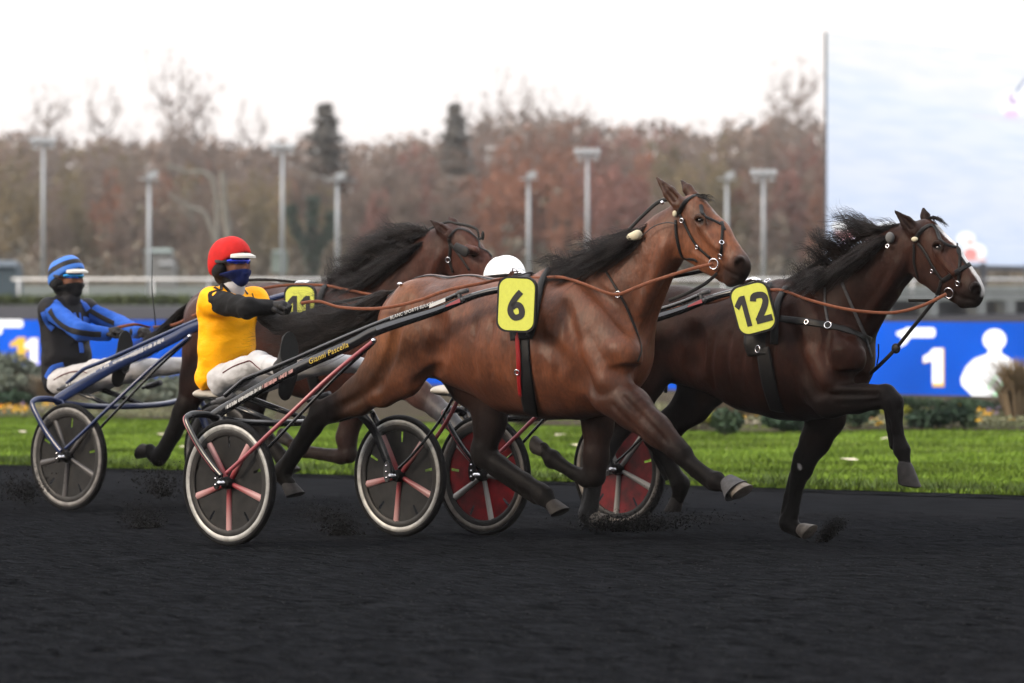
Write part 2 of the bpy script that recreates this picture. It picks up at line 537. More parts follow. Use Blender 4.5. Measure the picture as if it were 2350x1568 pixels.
# pale fallen leaves on the lawn
rg = np.random.default_rng(5); vs, fs = [], []
for i in range(22):
    p, _ = lawn_gen(rg); r = rg.uniform(.03, .085); a = rg.random() * 6.28; n = len(vs)
    for k in range(5):
        vs.append((p.x + r * 1.5 * math.cos(a + k * 1.257), p.y + r * math.sin(a + k * 1.257), .11 + .015 * (k % 2)))
    fs.append(tuple(range(n, n + 5)))
tag(_mk('leaves', vs, fs, mat('pale_leaf', (.45, .40, .30), rough=.8, noise_amt=.4, noise_scale=3)), kind='stuff')

# ------------------------------------------------------------------ LED banner along the flower bed
M_CASE = mat('dark_casing', (.03, .03, .035), rough=.6)
def led_mat():
    m = mat('led_blue', (.002, .004, .01), rough=.8, spec=.0, emit=(.004, .105, .68), emit_s=1.0)
    t = m.node_tree; b = t.nodes['Principled BSDF']
    n = t.nodes.new('ShaderNodeTexNoise'); n.inputs['Scale'].default_value = .35; tc = t.nodes.new('ShaderNodeTexCoord'); t.links.new(tc.outputs['Object'], n.inputs['Vector'])
    mr = t.nodes.new('ShaderNodeMapRange'); mr.inputs['From Min'].default_value = .35; mr.inputs['From Max'].default_value = .65; mr.inputs['To Min'].default_value = .48; mr.inputs['To Max'].default_value = .78
    t.links.new(n.outputs['Fac'], mr.inputs['Value']); t.links.new(mr.outputs['Result'], b.inputs['Emission Strength'])
    return m
M_LED = led_mat()
M_LEDW = mat('led_white', (.02, .02, .02), emit=(1, 1, 1), emit_s=.8)
M_LEDY = mat('led_yellow', (.02, .02, .02), emit=(1.0, .58, .02), emit_s=.6)
M_LEDV = mat('led_violet', (.02, .02, .02), emit=(.18, .20, .85), emit_s=1.0)
M_LEDG = mat('led_green', (.02, .02, .02), emit=(.35, .85, .40), emit_s=1.0)
BA, BB = at(2350, 925, 65.1), at(0, 872, 87.6)
BA.z = BB.z = 0
bd = (BB - BA).normalized(); bn = Vector((bd.y, -bd.x, 0)); bn = bn if bn.y < 0 else -bn
def bpt(u, v, lift=.0):
    """point of the banner's front face seen at a picture position"""
    a = (u - 1175) / F
    t = (a * BA.y - BA.x) / (bd.x - a * bd.y)
    p = BA + bd * t
    return Vector((p.x, p.y, EYE - (v - HZ) / F * p.y)) + bn * lift
BAN_TOP = 1.19
root = empty('led_banner', ((BA.x + BB.x) / 2, (BA.y + BB.y) / 2, 0)); tag(root, 'long blue electronic advertising banner behind the flower bed', 'banner')
ri = Matrix.Translation(-root.location)
L0, L1 = BA - bd * 14, BB + bd * 24
npan = 26
def bq(p, q, z0, z1, lift): return [p + bn * lift + Vector((0, 0, z0)), q + bn * lift + Vector((0, 0, z0)), q + bn * lift + Vector((0, 0, z1)), p + bn * lift + Vector((0, 0, z1))]
fr_ = MB(); fr_.slab([ri @ v for v in bq(L0, L1, .0, BAN_TOP + .035, -.02)], -bn * .14); fr_.build('casing', M_CASE, root)
MB().add([ri @ v for v in bq(L0, L1, .02, BAN_TOP, .0)], [(0, 1, 2, 3)]).build('screen_panel', M_LED, root)
def led(name, pts, m, lift=.012):
    MB().add([ri @ bpt(u, v, lift) for u, v in pts], [tuple(range(len(pts)))]).build(name, m, root)
def rrect(x0, y0, x1, y1, r):
    o = []
    for (cx, cy, a0) in ((x1 - r, y0 + r, -90), (x1 - r, y1 - r, 0), (x0 + r, y1 - r, 90), (x0 + r, y0 + r, 180)):
        for i in range(7): o.append((cx + r * math.cos(R(a0 + 15 * i)), cy + r * math.sin(R(a0 + 15 * i))))
    return o
def one(x, y, w, h):   # numeral 1 with a flag, box x..x+w, y..y+h
    return [(x + w * .48, y), (x + w, y), (x + w, y + h), (x + w * .45, y + h), (x + w * .45, y + h * .34), (x, y + h * .40), (x, y + h * .22), (x + w * .28, y + h * .14)]
led('numeral', one(2119, 799, 49, 89), M_LEDY, .010); led('numeral', one(2121, 800, 44, 80), M_LEDW, .016)
led('numeral', one(24, 774, 36, 58), M_LEDY, .010)
led('numeral', one(54, 776, 34, 80), M_LEDY, .010); led('numeral', one(58, 777, 29, 58), M_LEDW, .016)
led('screen_mark', rrect(2075, 752, 2148, 775, 8), M_LEDW); led('screen_mark', [(2058, 763), (2072, 757), (2092, 756), (2096, 770), (2080, 790), (2066, 798), (2072, 775), (2060, 770)], M_LEDW, .014)
led('screen_mark', rrect(-30, 734, 54, 752, 6), M_LEDW); led('screen_mark', rrect(-30, 742, 6, 768, 6), M_LEDW, .014)
led('screen_mark', [(84, 835), (104, 826), (102, 868), (84, 872)], M_LEDV)
led('screen_mark', rrect(-60, 790, -6, 840, 6), M_LEDW)
hel = [(2284 + 27 * math.cos(R(a)), 780 + 25 * math.sin(R(a))) for a in range(0, 360, 15)]
led('silks_cap', hel, M_LEDW, .016)
sil = [(2270, 798), (2298, 798), (2300, 812), (2322, 824), (2334, 846), (2338, 880), (2330, 905), (2305, 916), (2268, 918), (2232, 908), (2208, 884), (2206, 868), (2218, 842), (2236, 824), (2268, 812)]
led('silks_jacket', sil, M_LEDW, .012)
led('silks_stripe', [(2312, 856), (2316, 860), (2284, 916), (2278, 914)], M_LEDG, .018)
led('silks_stripe', [(2288, 862), (2291, 864), (2268, 896), (2264, 894)], M_LEDG, .018)
led('silks_stripe', [(2324, 874), (2327, 878), (2300, 914), (2296, 914)], M_LEDG, .018)

# ------------------------------------------------------------------ far side: rising ground, rail, hedge
M_ASPH = ground_mat('far_track_surface', (.040, .040, .044), (.055, .054, .058), 1, (4, 1, 1), 0, bump=.01)
M_PALE = ground_mat('pale_ground', (.075, .085, .078), (.11, .12, .11), .6, (5, 1, 1), 0, bump=.02)
M_LEAFLIT = ground_mat('leaf_litter', (.05, .045, .03), (.13, .10, .07), .5, (1, 1, 1), 0, bump=.1)
def hz(v, Y): return EYE - (v - HZ) / F * Y
def band_ground(name, ys, m, x0=-70, x1=70, n=40):
    vs, fs = [], []
    for (Y, v) in ys:
        for i in range(n + 1):
            X = x0 + (x1 - x0) * i / n
            vs.append((X, Y, hz(v, Y) + .05 * noise.noise(Vector((X * .2, Y * .2, 0)))))
    for j in range(len(ys) - 1):
        for i in range(n):
            a = j * (n + 1) + i; fs.append((a, a + 1, a + n + 2, a + n + 1))
    return tag(MB().add(vs, fs).build(name, m, smooth=True), kind='structure')
band_ground('far_track', [(90, 790), (93, 745), (104, 722), (126, 703)], M_ASPH)
band_ground('far_bank', [(126, 703.5), (130, 697), (150, 688), (190, 672), (225, 655)], M_PALE)
band_ground('wood_floor', [(225, 655.5), (245, 645), (330, 625), (420, 600)], M_LEAFLIT, x0=-120, x1=120)

def foliage_mat(name, cols, rough=.7):
    m = bpy.data.materials.new(name); m.use_nodes = True; t = m.node_tree; b = t.nodes['Principled BSDF']
    b.inputs['Roughness'].default_value = rough; b.inputs['Specular IOR Level'].default_value = .15
    tc = t.nodes.new('ShaderNodeTexCoord'); n = t.nodes.new('ShaderNodeTexNoise'); n.inputs['Scale'].default_value = .75; n.inputs['Detail'].default_value = 5
    oi = t.nodes.new('ShaderNodeObjectInfo'); ad = t.nodes.new('ShaderNodeVectorMath'); ad.operation = 'ADD'
    t.links.new(tc.outputs['Object'], ad.inputs[0]); mu = t.nodes.new('ShaderNodeVectorMath'); mu.operation = 'SCALE'; mu.inputs[0].default_value = (31, 17, 23)
    t.links.new(oi.outputs['Random'], mu.inputs['Scale']); t.links.new(mu.outputs['Vector'], ad.inputs[1]); t.links.new(ad.outputs['Vector'], n.inputs['Vector'])
    cr = t.nodes.new('ShaderNodeValToRGB'); el = cr.color_ramp.elements
    while len(el) < len(cols): el.new(.5)
    for i, c in enumerate(cols):
        el[i].position = .30 + .40 * i / max(len(cols) - 1, 1); el[i].color = (*c, 1)
    t.links.new(n.outputs['Fac'], cr.inputs['Fac']); t.links.new(cr.outputs['Color'], b.inputs['Base Color'])
    return m
# ---------------- low hedge and white rail
M_HEDGE = foliage_mat('hedge_leaves', [(.04, .06, .02), (.09, .11, .035)])
def clumps(vs, fs, rg, c, r, n, size, flat=1.0):
    for i in range(n):
        d = rg.normal(0, 1, 3); d /= np.linalg.norm(d) + 1e-9
        p = np.array(c) + d * np.array(r) * rg.random() ** .4
        a, b = rg.normal(0, 1, 3), rg.normal(0, 1, 3)
        a /= np.linalg.norm(a) + 1e-9; b -= a * a.dot(b); b /= np.linalg.norm(b) + 1e-9
        s = size * rg.uniform(.6, 1.4); k = len(vs)
        vs += [tuple(p - a * s), tuple(p + b * s * .6), tuple(p + a * s), tuple(p - b * s * .6)]
        fs.append((k, k + 1, k + 2, k + 3))
rg = np.random.default_rng(41)
vs, fs = [], []
for i in range(700):
    X = rg.uniform(-17, -9.3); clumps(vs, fs, rg, (X, 127.5, hz(691, 127.5)), (.3, .25, .16), 5, .10)
ho = _mk('hedge', vs, fs, M_HEDGE); tag(ho, 'low olive green clipped hedge in front of the white rail at left', 'hedge')
vs, fs = [], []
for i in range(700):
    X = rg.uniform(-9.2, 6); clumps(vs, fs, rg, (X, 127.5, hz(694, 127.5)), (.3, .2, .09), 5, .08)
ho = _mk('hedge', vs, fs, foliage_mat('hedge_grass', [(.09, .12, .05), (.12, .15, .07)])); tag(ho, 'thin pale green grassy hedge line between the far track and the rail', 'hedge')
M_RAIL = mat('white_rail', (.72, .73, .74), rough=.45, noise_amt=.08, noise_scale=2)
rr = empty('rail_fence', (0, 136, hz(690, 136))); tag(rr, 'white running rail on slim posts beyond the far track', 'fence')
r0 = rr.location
MB().tube([Vector((x, 136, hz(641, 136))) - r0 for x in (-15.4, -7, 0, 9, 18)], (.034, .025), n=10, flat=[(0, 0, 1)] * 5).build('rail', M_RAIL, rr, smooth=True)
for i in range(17):
    X = -15.2 + 1.95 * i + (i % 3) * .12
    MB().tube([Vector((X, 136.1, hz(690, 136.1))) - r0, Vector((X, 136.1, hz(643, 136))) - r0], .022 if i % 2 else .035, n=8).build('post', M_RAIL, rr, smooth=True)

# ---------------- flower bed
def bed(u, v):       # ground point of the bed at a picture position
    Y = F * (EYE - .08) / (v - HZ); return Vector(((u - 1175) / F * Y, Y, .08))
M_SOIL = ground_mat('bed_soil', (.03, .025, .018), (.07, .06, .045), 3, (1, 1, 1), 0, bump=.05)
vs = []; fs = []
n_ = 60
for i in range(n_ + 1):
    u = -140 + 2640 * i / n_; ve = 956 + (986 - 956) * u / 2350 + 12 * max(0, 1 - abs(u - 1680) / 500) + 3 * noise.noise(Vector((u * .01, 2, 0)))
    p = bed(u, ve); a = (u - 1175) / F; t = (a * BA.y - BA.x) / (bd.x - a * bd.y); q = BA + bd * t + bn * .3
    vs += [(p.x, p.y, .078), (q.x, q.y, .10)]
for i in range(n_): fs.append((2 * i, 2 * i + 2, 2 * i + 3, 2 * i + 1))
tag(_mk('flower_bed_soil', vs, fs, M_SOIL), kind='structure')
M_SHRUB = foliage_mat('dark_shrub', [(.012, .030, .020), (.03, .058, .032), (.05, .075, .04)])
M_SAGE = foliage_mat('sage_shrub', [(.07, .085, .06), (.13, .15, .115), (.17, .19, .15)])
M_BEIGE = foliage_mat('dry_grass', [(.16, .12, .075), (.27, .21, .14)])
M_YELLG = foliage_mat('yellow_green', [(.12, .17, .02), (.30, .30, .03)])
M_FY = mat('yellow_flower', (.75, .42, .01), rough=.6); M_FO = mat('orange_flower', (.70, .22, .01), rough=.6)
M_FV = mat('violet_flower', (.35, .25, .40), rough=.6); M_STEM = mat('plant_stem', (.06, .05, .03), rough=.8)
def shrub(name, p, rx, rz, n, size, m, label, cat='shrub', group=None, seed=1, stem=True, lobes=5):
    rg = np.random.default_rng(seed)
    root = empty(name, tuple(p)); tag(root, label, cat, group)
    vs, fs = [], []
    for i in range(lobes):
        c = (rg.normal(0, .35) * rx, rg.normal(0, .35) * rx, rz * rg.uniform(.45, 1.35))
        clumps(vs, fs, rg, c, (rx * .6, rx * .6, rz * .5), n // lobes, size)
    _mk('foliage', vs, fs, m, root)
    mb = MB()
    for i in range(4): mb.tube([(0, 0, -.03), (rg.normal(0, .2) * rx, rg.normal(0, .2) * rx, rz * .6), (rg.normal(0, .4) * rx, rg.normal(0, .4) * rx, rz * 1.2)], [.015, .012, .006], n=6)
    mb.build('stem', M_STEM, root)
    return root
def tuft(name, p, h, n, spread, m, label, cat='grass clump', group=None, seed=1):
    rg = np.random.default_rng(seed); root = empty(name, tuple(p)); tag(root, label, cat, group)
    vs, fs = [], []
    for i in range(n):
        a = rg.random() * 6.283; r = abs(rg.normal(0, .3)) * spread; hh = h * rg.uniform(.55, 1.1); le = rg.normal(0, .38) * spread
        b0 = np.array((math.cos(a) * r * .4, math.sin(a) * r * .4, 0)); b1 = b0 + np.array((math.cos(a) * r * .5, math.sin(a) * r * .5, hh * .6)); b2 = b1 + np.array((math.cos(a) * (r * .6 + abs(le)), math.sin(a) * (r * .6 + abs(le)), hh * .35))
        t = np.array((-math.sin(a), math.cos(a), 0)) * .012; k = len(vs)
        vs += [tuple(b0 - t), tuple(b0 + t), tuple(b1 + t), tuple(b1 - t), tuple(b2)]
        fs += [(k, k + 1, k + 2, k + 3), (k + 3, k + 2, k + 4)]
    _mk('blades', vs, fs, m, root); return root
k = 0
for (u, w, rx, rz, lb) in [(1664, 994, .19, .17, 'dark round evergreen shrub just under the belly of the number 12 horse'), (1796, 992, .26, .14, 'broad dark shrub left of the planted foreleg of the number 12 horse'),
                       (1962, 983, .22, .15, 'dark shrub between the two forelegs of the number 12 horse'), (2152, 982, .22, .19, 'tall dark shrub below the white numeral 1 on the banner'),
                       (2214, 982, .14, .12, 'small dark shrub right of the tall one below the numeral'), (2100, 953, .42, .12, 'low wide dark shrub close to the banner, right of the raised knee'),
                       (2010, 955, .30, .12, 'dark shrub close to the banner behind the raised foreleg'), (2232, 950, .42, .11, 'low dark green shrub under the silks picture on the banner'),
                       (42, 942, .34, .18, 'bright dark green bush at the foot of the sage bushes at far left')]:
    k += 1; shrub('shrub', bed(u, w), rx, rz, 1400, .035, M_SHRUB, lb, group='dark shrubs in the flower bed', seed=50 + k)
for (u, w, rx, rz, lb) in [(20, 925, .50, .46, 'tall grey green bush at the left picture edge before the yellow 11'), (75, 918, .45, .28, 'grey green bush left of the striped driver'),
                       (-22, 930, .45, .38, 'grey green bush cut off by the left picture edge'), (118, 925, .40, .20, 'low sage bush behind the striped driver'),
                       (372, 935, .50, .24, 'pale sage bush seen under the blue shafts'), (425, 935, .50, .24, 'pale sage bush just left of the hind leg of the number 11 horse'), (318, 940, .5, .16, 'low sage bush under the seat of the blue sulky')]:
    k += 1; shrub('sage_bush', bed(u, w), rx, rz, 1600, .045, M_SAGE, lb, cat='bush', group='sage bushes in the flower bed', seed=70 + k)
for (u, w, h, sp, lb) in [(2335, 966, .74, .55, 'tall dry beige grass clump at the right picture edge'), (2372, 962, .7, .6, 'dry beige grass clump cut off at the right edge'), (1700, 962, .36, .6, 'dry beige grass behind the belly of the number 12 horse'),
                      (1748, 966, .30, .5, 'short dry grass tuft right of the round shrub under the number 12 horse'), (125, 930, .42, .6, 'dry grass tuft behind the blue sulky seat'), (1636, 958, .32, .5, 'dry grass tuft left of the round shrub under the number 12 horse')]:
    k += 1; tuft('dry_grass_clump', bed(u, w), h, 700, sp, M_BEIGE, lb, group='dry grass clumps in the flower bed', seed=90 + k)
for (u, w, rx, rz, lb) in [(1905, 972, .30, .08, 'yellow green flowering plant between the shrubs under the number 12 horse'), (2040, 962, .26, .12, 'yellow green plant right of the lifted foreleg'), (1606, 984, .36, .09, 'light green low plant left of the round shrub'), (2085, 978, .2, .06, 'low yellow green plant beside the tall dark shrub')]:
    k += 1; shrub('flowering_plant', bed(u, w), rx, rz, 700, .03, M_YELLG, lb, cat='plant', group='yellow green plants in the bed', seed=110 + k, lobes=4)
# flowers of the bed
rg = np.random.default_rng(77)
for nm, m, cnt in (('yellow_flowers', M_FY, 120), ('orange_flowers', M_FO, 34), ('violet_flowers', M_FV, 90)):
    vs, fs = [], []
    cen = [(rg.uniform(1560, 2350), rg.uniform(950, 980)) for _ in range(26)] + [(rg.uniform(-10, 130), rg.uniform(940, 952)) for _ in range(6)]
    if nm == 'yellow_flowers': cen += [(2318, 974), (2240, 966), (2000, 984), (28, 952), (50, 956)]
    for i in range(cnt):
        c = cen[rg.integers(len(cen))]; p = bed(c[0] + rg.normal(0, 9), c[1] + rg.normal(0, 2)); p.z += rg.uniform(.04, .11)
        clumps(vs, fs, rg, tuple(p), (.03, .03, .02), 5, .016)
    tag(_mk(nm, vs, fs, m), kind='stuff')
vs, fs = [], []
for i in range(5200):
    u = rg.uniform(1500, 2380) if rg.random() < .7 else rg.uniform(-20, 620); p = bed(u, rg.uniform(932, 952 + 30 * max(0, min(1, u / 2000)))); p.z += .03
    clumps(vs, fs, rg, tuple(p), (.13, .13, .04), 6, .026)
tag(_mk('bedding_foliage', vs, fs, foliage_mat('bed_leaves', [(.06, .075, .03), (.15, .16, .09), (.20, .17, .12)])), kind='stuff')

# ------------------------------------------------------------------ giant screen on its stand
SL, SR = at(1898, 600, 100), at(2420, 600, 110.5)
sdv = Vector((SR.x - SL.x, SR.y - SL.y, 0)).normalized(); sn = Vector((sdv.y, -sdv.x, 0)); sn = sn if sn.y < 0 else -sn
zt, zb = hz(74, 100), hz(601, 100)
root = empty('giant_screen', (SL.x, SL.y, .2)); tag(root, 'giant bright video screen on a pillared stand at right', 'screen')
o_ = Vector((SL.x, SL.y, .2)); W = 12.0
def sp(x, z, lift=0): return SL * 1 + Vector((0, 0, 0)) - o_ + sdv * x + sn * lift + Vector((0, 0, z - SL.z))
M_SCASE = mat('screen_casing', (.09, .095, .11), rough=.5)
def video_mat():
    m = mat('video_picture', (.02, .02, .02), rough=.5, emit=(.8, .9, 1), emit_s=1.0); t = m.node_tree; b = t.nodes['Principled BSDF']
    tc = t.nodes.new('ShaderNodeTexCoord'); mp = t.nodes.new('ShaderNodeMapping'); mp.inputs['Scale'].default_value = (.25, .25, 3.0); t.links.new(tc.outputs['Object'], mp.inputs['Vector'])
    n = t.nodes.new('ShaderNodeTexNoise'); n.inputs['Scale'].default_value = 1.6; n.inputs['Detail'].default_value = 5; t.links.new(mp.outputs['Vector'], n.inputs['Vector'])
    sx = t.nodes.new('ShaderNodeSeparateXYZ'); t.links.new(tc.outputs['Object'], sx.inputs[0])
    # the race film: white sky at the top, pale blue track below a slanting edge
    ad = t.nodes.new('ShaderNodeMath'); ad.operation = 'MULTIPLY_ADD'; ad.inputs[1].default_value = .16; t.links.new(sx.outputs['X'], ad.inputs[0]); t.links.new(sx.outputs['Z'], ad.inputs[2])
    mr = t.nodes.new('ShaderNodeMapRange'); mr.inputs['From Min'].default_value = 2.4; mr.inputs['From Max'].default_value = 7.1; t.links.new(ad.outputs[0], mr.inputs['Value'])
    cr = t.nodes.new('ShaderNodeValToRGB'); el = cr.color_ramp.elements
    el[0].position = 0; el[0].color = (.68, .79, 1, 1); el[1].position = 1; el[1].color = (1, 1, 1, 1); e = el.new(.45); e.color = (.80, .86, 1, 1); e = el.new(.86); e.color = (.86, .92, 1, 1)
    t.links.new(mr.outputs['Result'], cr.inputs['Fac'])
    mx = t.nodes.new('ShaderNodeMix'); mx.data_type = 'RGBA'; mx.blend_type = 'MULTIPLY'; mx.inputs['Factor'].default_value = 1; t.links.new(cr.outputs['Color'], mx.inputs['A'])
    cr2 = t.nodes.new('ShaderNodeValToRGB'); cr2.color_ramp.elements[0].position = .35; cr2.color_ramp.elements[0].color = (.90, .94, 1, 1); cr2.color_ramp.elements[1].position = .6; cr2.color_ramp.elements[1].color = (1.02, 1.02, 1.02, 1)
    t.links.new(n.outputs['Fac'], cr2.inputs['Fac']); t.links.new(cr2.outputs['Color'], mx.inputs['B'])
    t.links.new(mx.outputs['Result'], b.inputs['Emission Color']); b.inputs['Emission Strength'].default_value = .505
    return m
MB().slab([sp(-.012, zb - .12, -.02), sp(W, zb - .12, -.02), sp(W, zt + .003, -.02), sp(-.012, zt + .003, -.02)], -sn * .04).build('screen_housing', M_SCASE, root)
MB().add([sp(0, zb, 0), sp(W, zb, 0), sp(W, zt, 0), sp(0, zt, 0)], [(0, 1, 2, 3)]).build('video_picture', video_mat(), root)
# figures of the filmed race, flat on the screen
def vpt(u, v, lift):
    a = (u - 1175) / F; q = Vector((SL.x, SL.y, 0)); t = (a * q.y - q.x) / (sdv.x - a * sdv.y); p = q + sdv * t
    return Vector((p.x, p.y, EYE - (v - HZ) / F * p.y)) + sn * lift - o_
def vid(pts, c, e=1.0, lift=.01, nm='video_figure'):
    mm = mat('video_colour', (.02, .02, .02), emit=c, emit_s=e * .52); MB().add([vpt(u, v, lift) for u, v in pts], [tuple(range(len(pts)))]).build(nm, mm, root)
def disc(cx, cy, rx, ry): return [(cx + rx * math.cos(R(a)), cy + ry * math.sin(R(a))) for a in range(0, 360, 20)]
vid(disc(2235, 578, 28, 21), (1, 1, 1), 1.2, .010); vid(disc(2226, 584, 16, 14), (1, .40, .38), .95, .014); vid([(2200, 594), (2262, 594), (2262, 600), (2200, 600)], (1, .55, .5), 1, .016)
vid(disc(2216, 548, 22, 17), (1, 1, 1), 1.2, .010); vid(disc(2225, 556, 8, 6), (1, .6, .55), 1, .014)
vid(disc(2040, 524, 30, 13), (1, 1, 1), 1.2, .010); vid(disc(2005, 540, 24, 14), (1, .55, .58), .95, .012); vid(disc(1940, 536, 26, 16), (1, .45, .48), .95, .012); vid(disc(1930, 520, 24, 12), (1, 1, 1), 1.2, .016); vid(disc(1935, 568, 20, 12), (.75, .62, .92), .95, .012)
vid(disc(2322, 238, 30, 34), (1, 1, 1), 1.25, .010); vid(disc(2324, 226, 12, 16), (.82, .66, .92), .95, .014); vid([(2320, 218), (2350, 185), (2362, 190), (2332, 232)], (1, 1, 1), 1.2, .018); vid([(2326, 212), (2352, 178), (2356, 181), (2332, 214)], (.30, .40, .70), .8, .02); vid(disc(2320, 262, 18, 10), (.93, .72, .95), 1, .016)
vid([(2230, 265), (2400, 283), (2400, 285), (2230, 267)], (.88, .75, .96), 1, .008)
# stand below: pillars, beams and dark panels
M_CONC = mat('pale_concrete', (.22, .235, .23), rough=.8, noise_amt=.15, noise_scale=1.5); M_PANEL = mat('dark_glass_panel', (.045, .052, .062), rough=.4, noise_amt=.2, noise_scale=1)
def stand(u0, u1, v0, v1, d, dep, m, nm):
    P_ = [vpt(u0, v1, d), vpt(u1, v1, d), vpt(u1, v0, d), vpt(u0, v0, d)]
    MB().slab(P_, -sn * dep).build(nm, m, root)
stand(1880, 2420, 661, 669, .9, .25, M_CONC, 'beam'); stand(1880, 2420, 675, 688, 1.0, .35, M_CONC, 'beam'); stand(1880, 2420, 671, 674, .85, .05, M_SHRUB if False else M_PANEL, 'beam')
stand(1880, 2420, 690, 724, .6, .1, M_PANEL, 'panel'); stand(1880, 2420, 726, 742, .5, .1, mat('green_grey_plinth', (.08, .10, .085), rough=.9), 'plinth')
for u in (1925, 2035, 2147, 2215): stand(u, u + 20, 690, 740, 1.1, .3, M_CONC, 'pillar')
for u in (2314,): stand(u, u + 25, 604, 661, .8, .35, M_CONC, 'pillar'); stand(u - 4, u + 22, 690, 735, 1.1, .3, M_CONC, 'pillar')
for u in (1905, 2400): stand(u, u + 25, 604, 661, .8, .35, M_CONC, 'pillar')
for u in (2050, 2150, 2190, 2240): stand(u, u + 6, 604, 661, .2, .1, M_SCASE, 'strut')

# ------------------------------------------------------------------ floodlight masts
M_MAST = mat('galvanised_mast', (.36, .39, .42), rough=.5, metal=.2); M_LAMP = mat('lamp_housing', (.36, .385, .41), rough=.4)
M_BASE = mat('white_concrete', (.45,.45,.43), rough=.8)
def mast(u, vt, vb, Y, kind, label, w=.20):
    b0 = at(u, vb, Y); root = empty('floodlight_mast', tuple(b0)); tag(root, label, 'floodlight', 'floodlight masts')
    h = hz(vt, Y) - b0.z
    MB().tube([(0, 0, 0), (0, 0, h * .5), (0, 0, h)], [w * .36, w * .33, w * .28], n=12).build('pole', M_MAST, root, smooth=True)
    if kind == 'wide':
        q = MB(); q.box((0, 0, h + .05), (.95, .10, .07))
        q.build('crossbar', M_LAMP, root)
        for i in range(4):
            MB().box((-.39 + .26 * i, -.08, h + .16), (.19, .14, .20), Matrix.Rotation(R(-25), 3, 'X')).build('lamp', M_LAMP, root)
        MB().box((-.3, -.05, h - .12), (.22, .15, .12)).box((.32, -.05, h - .1), (.22, .15, .1)).build('lamp', M_LAMP, root)
    else:
        MB().box((0, 0, h + .02), (.66, .4, .05)).build('lamp_plate', M_LAMP, root)
        MB().box((.12, 0, h + .18), (.34, .3, .20), Matrix.Rotation(R(-18), 3, 'Y')).build('lamp', M_LAMP, root)
    return root
mast(99, 332, 640, 170, 'wide', 'floodlight mast at far left behind the striped driver'); mast(342, 412, 715, 150, 'plate', 'floodlight mast on a white block behind the whip')
mast(648, 345, 640, 170, 'wide', 'floodlight mast right of the red helmet, with a wide lamp head'); mast(774, 414, 640, 160, 'plate', 'floodlight mast rising over the mane of the number 11 horse')
mast(1213, 412, 660, 160, 'plate', 'floodlight mast behind the white helmet'); mast(1348, 358, 660, 170, 'wide', 'floodlight mast with wide head between the white helmet and the raised bay head')
mast(1668, 412, 660, 165, 'plate', 'floodlight mast just behind the face of the number 6 horse'); mast(1752, 406, 660, 170, 'wide', 'floodlight mast between the bay nose and the giant screen')
p = at(333, 722, 148.5); root = MB().box((0, 0, .12), (.55, .5, .32)).box((0, 0, .29), (.4, .36, .05)).build('mast_block', M_BASE); root.location = at(337, 722, 149); tag(root, 'white concrete block at the foot of the floodlight mast', 'block')
# small pale buildings between the trunks
M_SHED = mat('teal_shed', (.05, .075, .095), rough=.7, noise_amt=.1, noise_scale=1); M_ROOFD = mat('dark_roof', (.05, .07, .09), rough=.7); M_MINT = mat('mint_panel', (.16, .20, .185), rough=.7, noise_amt=.1, noise_scale=1); M_GREYB = mat('grey_hut', (.16, .165, .165), rough=.8)
def hut(u0, u1, v0, v1, Y, mw, mr, label, cat='hut', depth=2.0, nm='hut'):
    a, b = at(u0, v1, Y), at(u1, v1, Y); h = hz(v0, Y) - a.z; w = b.x - a.x
    root = empty(nm, ((a.x + b.x) / 2, Y, a.z)); tag(root, label, cat)
    MB().box((0, depth / 2, h * .40 - .3), (w * .94, depth, h * .80 + .6)).build('wall', mw, root)
    MB().add([(-w / 2, -.15, h * .8), (w / 2, -.15, h * .8), (w / 2, depth + .1, h * .8), (-w / 2, depth + .1, h * .8), (-w / 2 + .1, depth / 2, h), (w / 2 - .1, depth / 2, h)], [(0, 1, 5, 4), (2, 3, 4, 5), (1, 2, 5), (3, 0, 4), (0, 3, 2, 1)]).build('roof', mr, root)
    return root
hut(-30, 38, 597, 668, 138, M_SHED, M_ROOFD, 'dark teal shed at the left picture edge beside the rail')
hut(330, 394, 570, 612, 215, M_GREYB, M_MINT, 'small hut with pale mint roof behind the whip', nm='hut'); hut(622, 656, 574, 598, 215, M_MINT, M_MINT, 'pale mint kiosk right of the red helmet'); hut(360, 400, 600, 640, 212, M_GREYB, M_GREYB, 'low grey hut left of the red helmet')
hut(1268, 1300, 556, 600, 230, M_GREYB, M_MINT, 'small pale hut among the trees left of the wide floodlight')

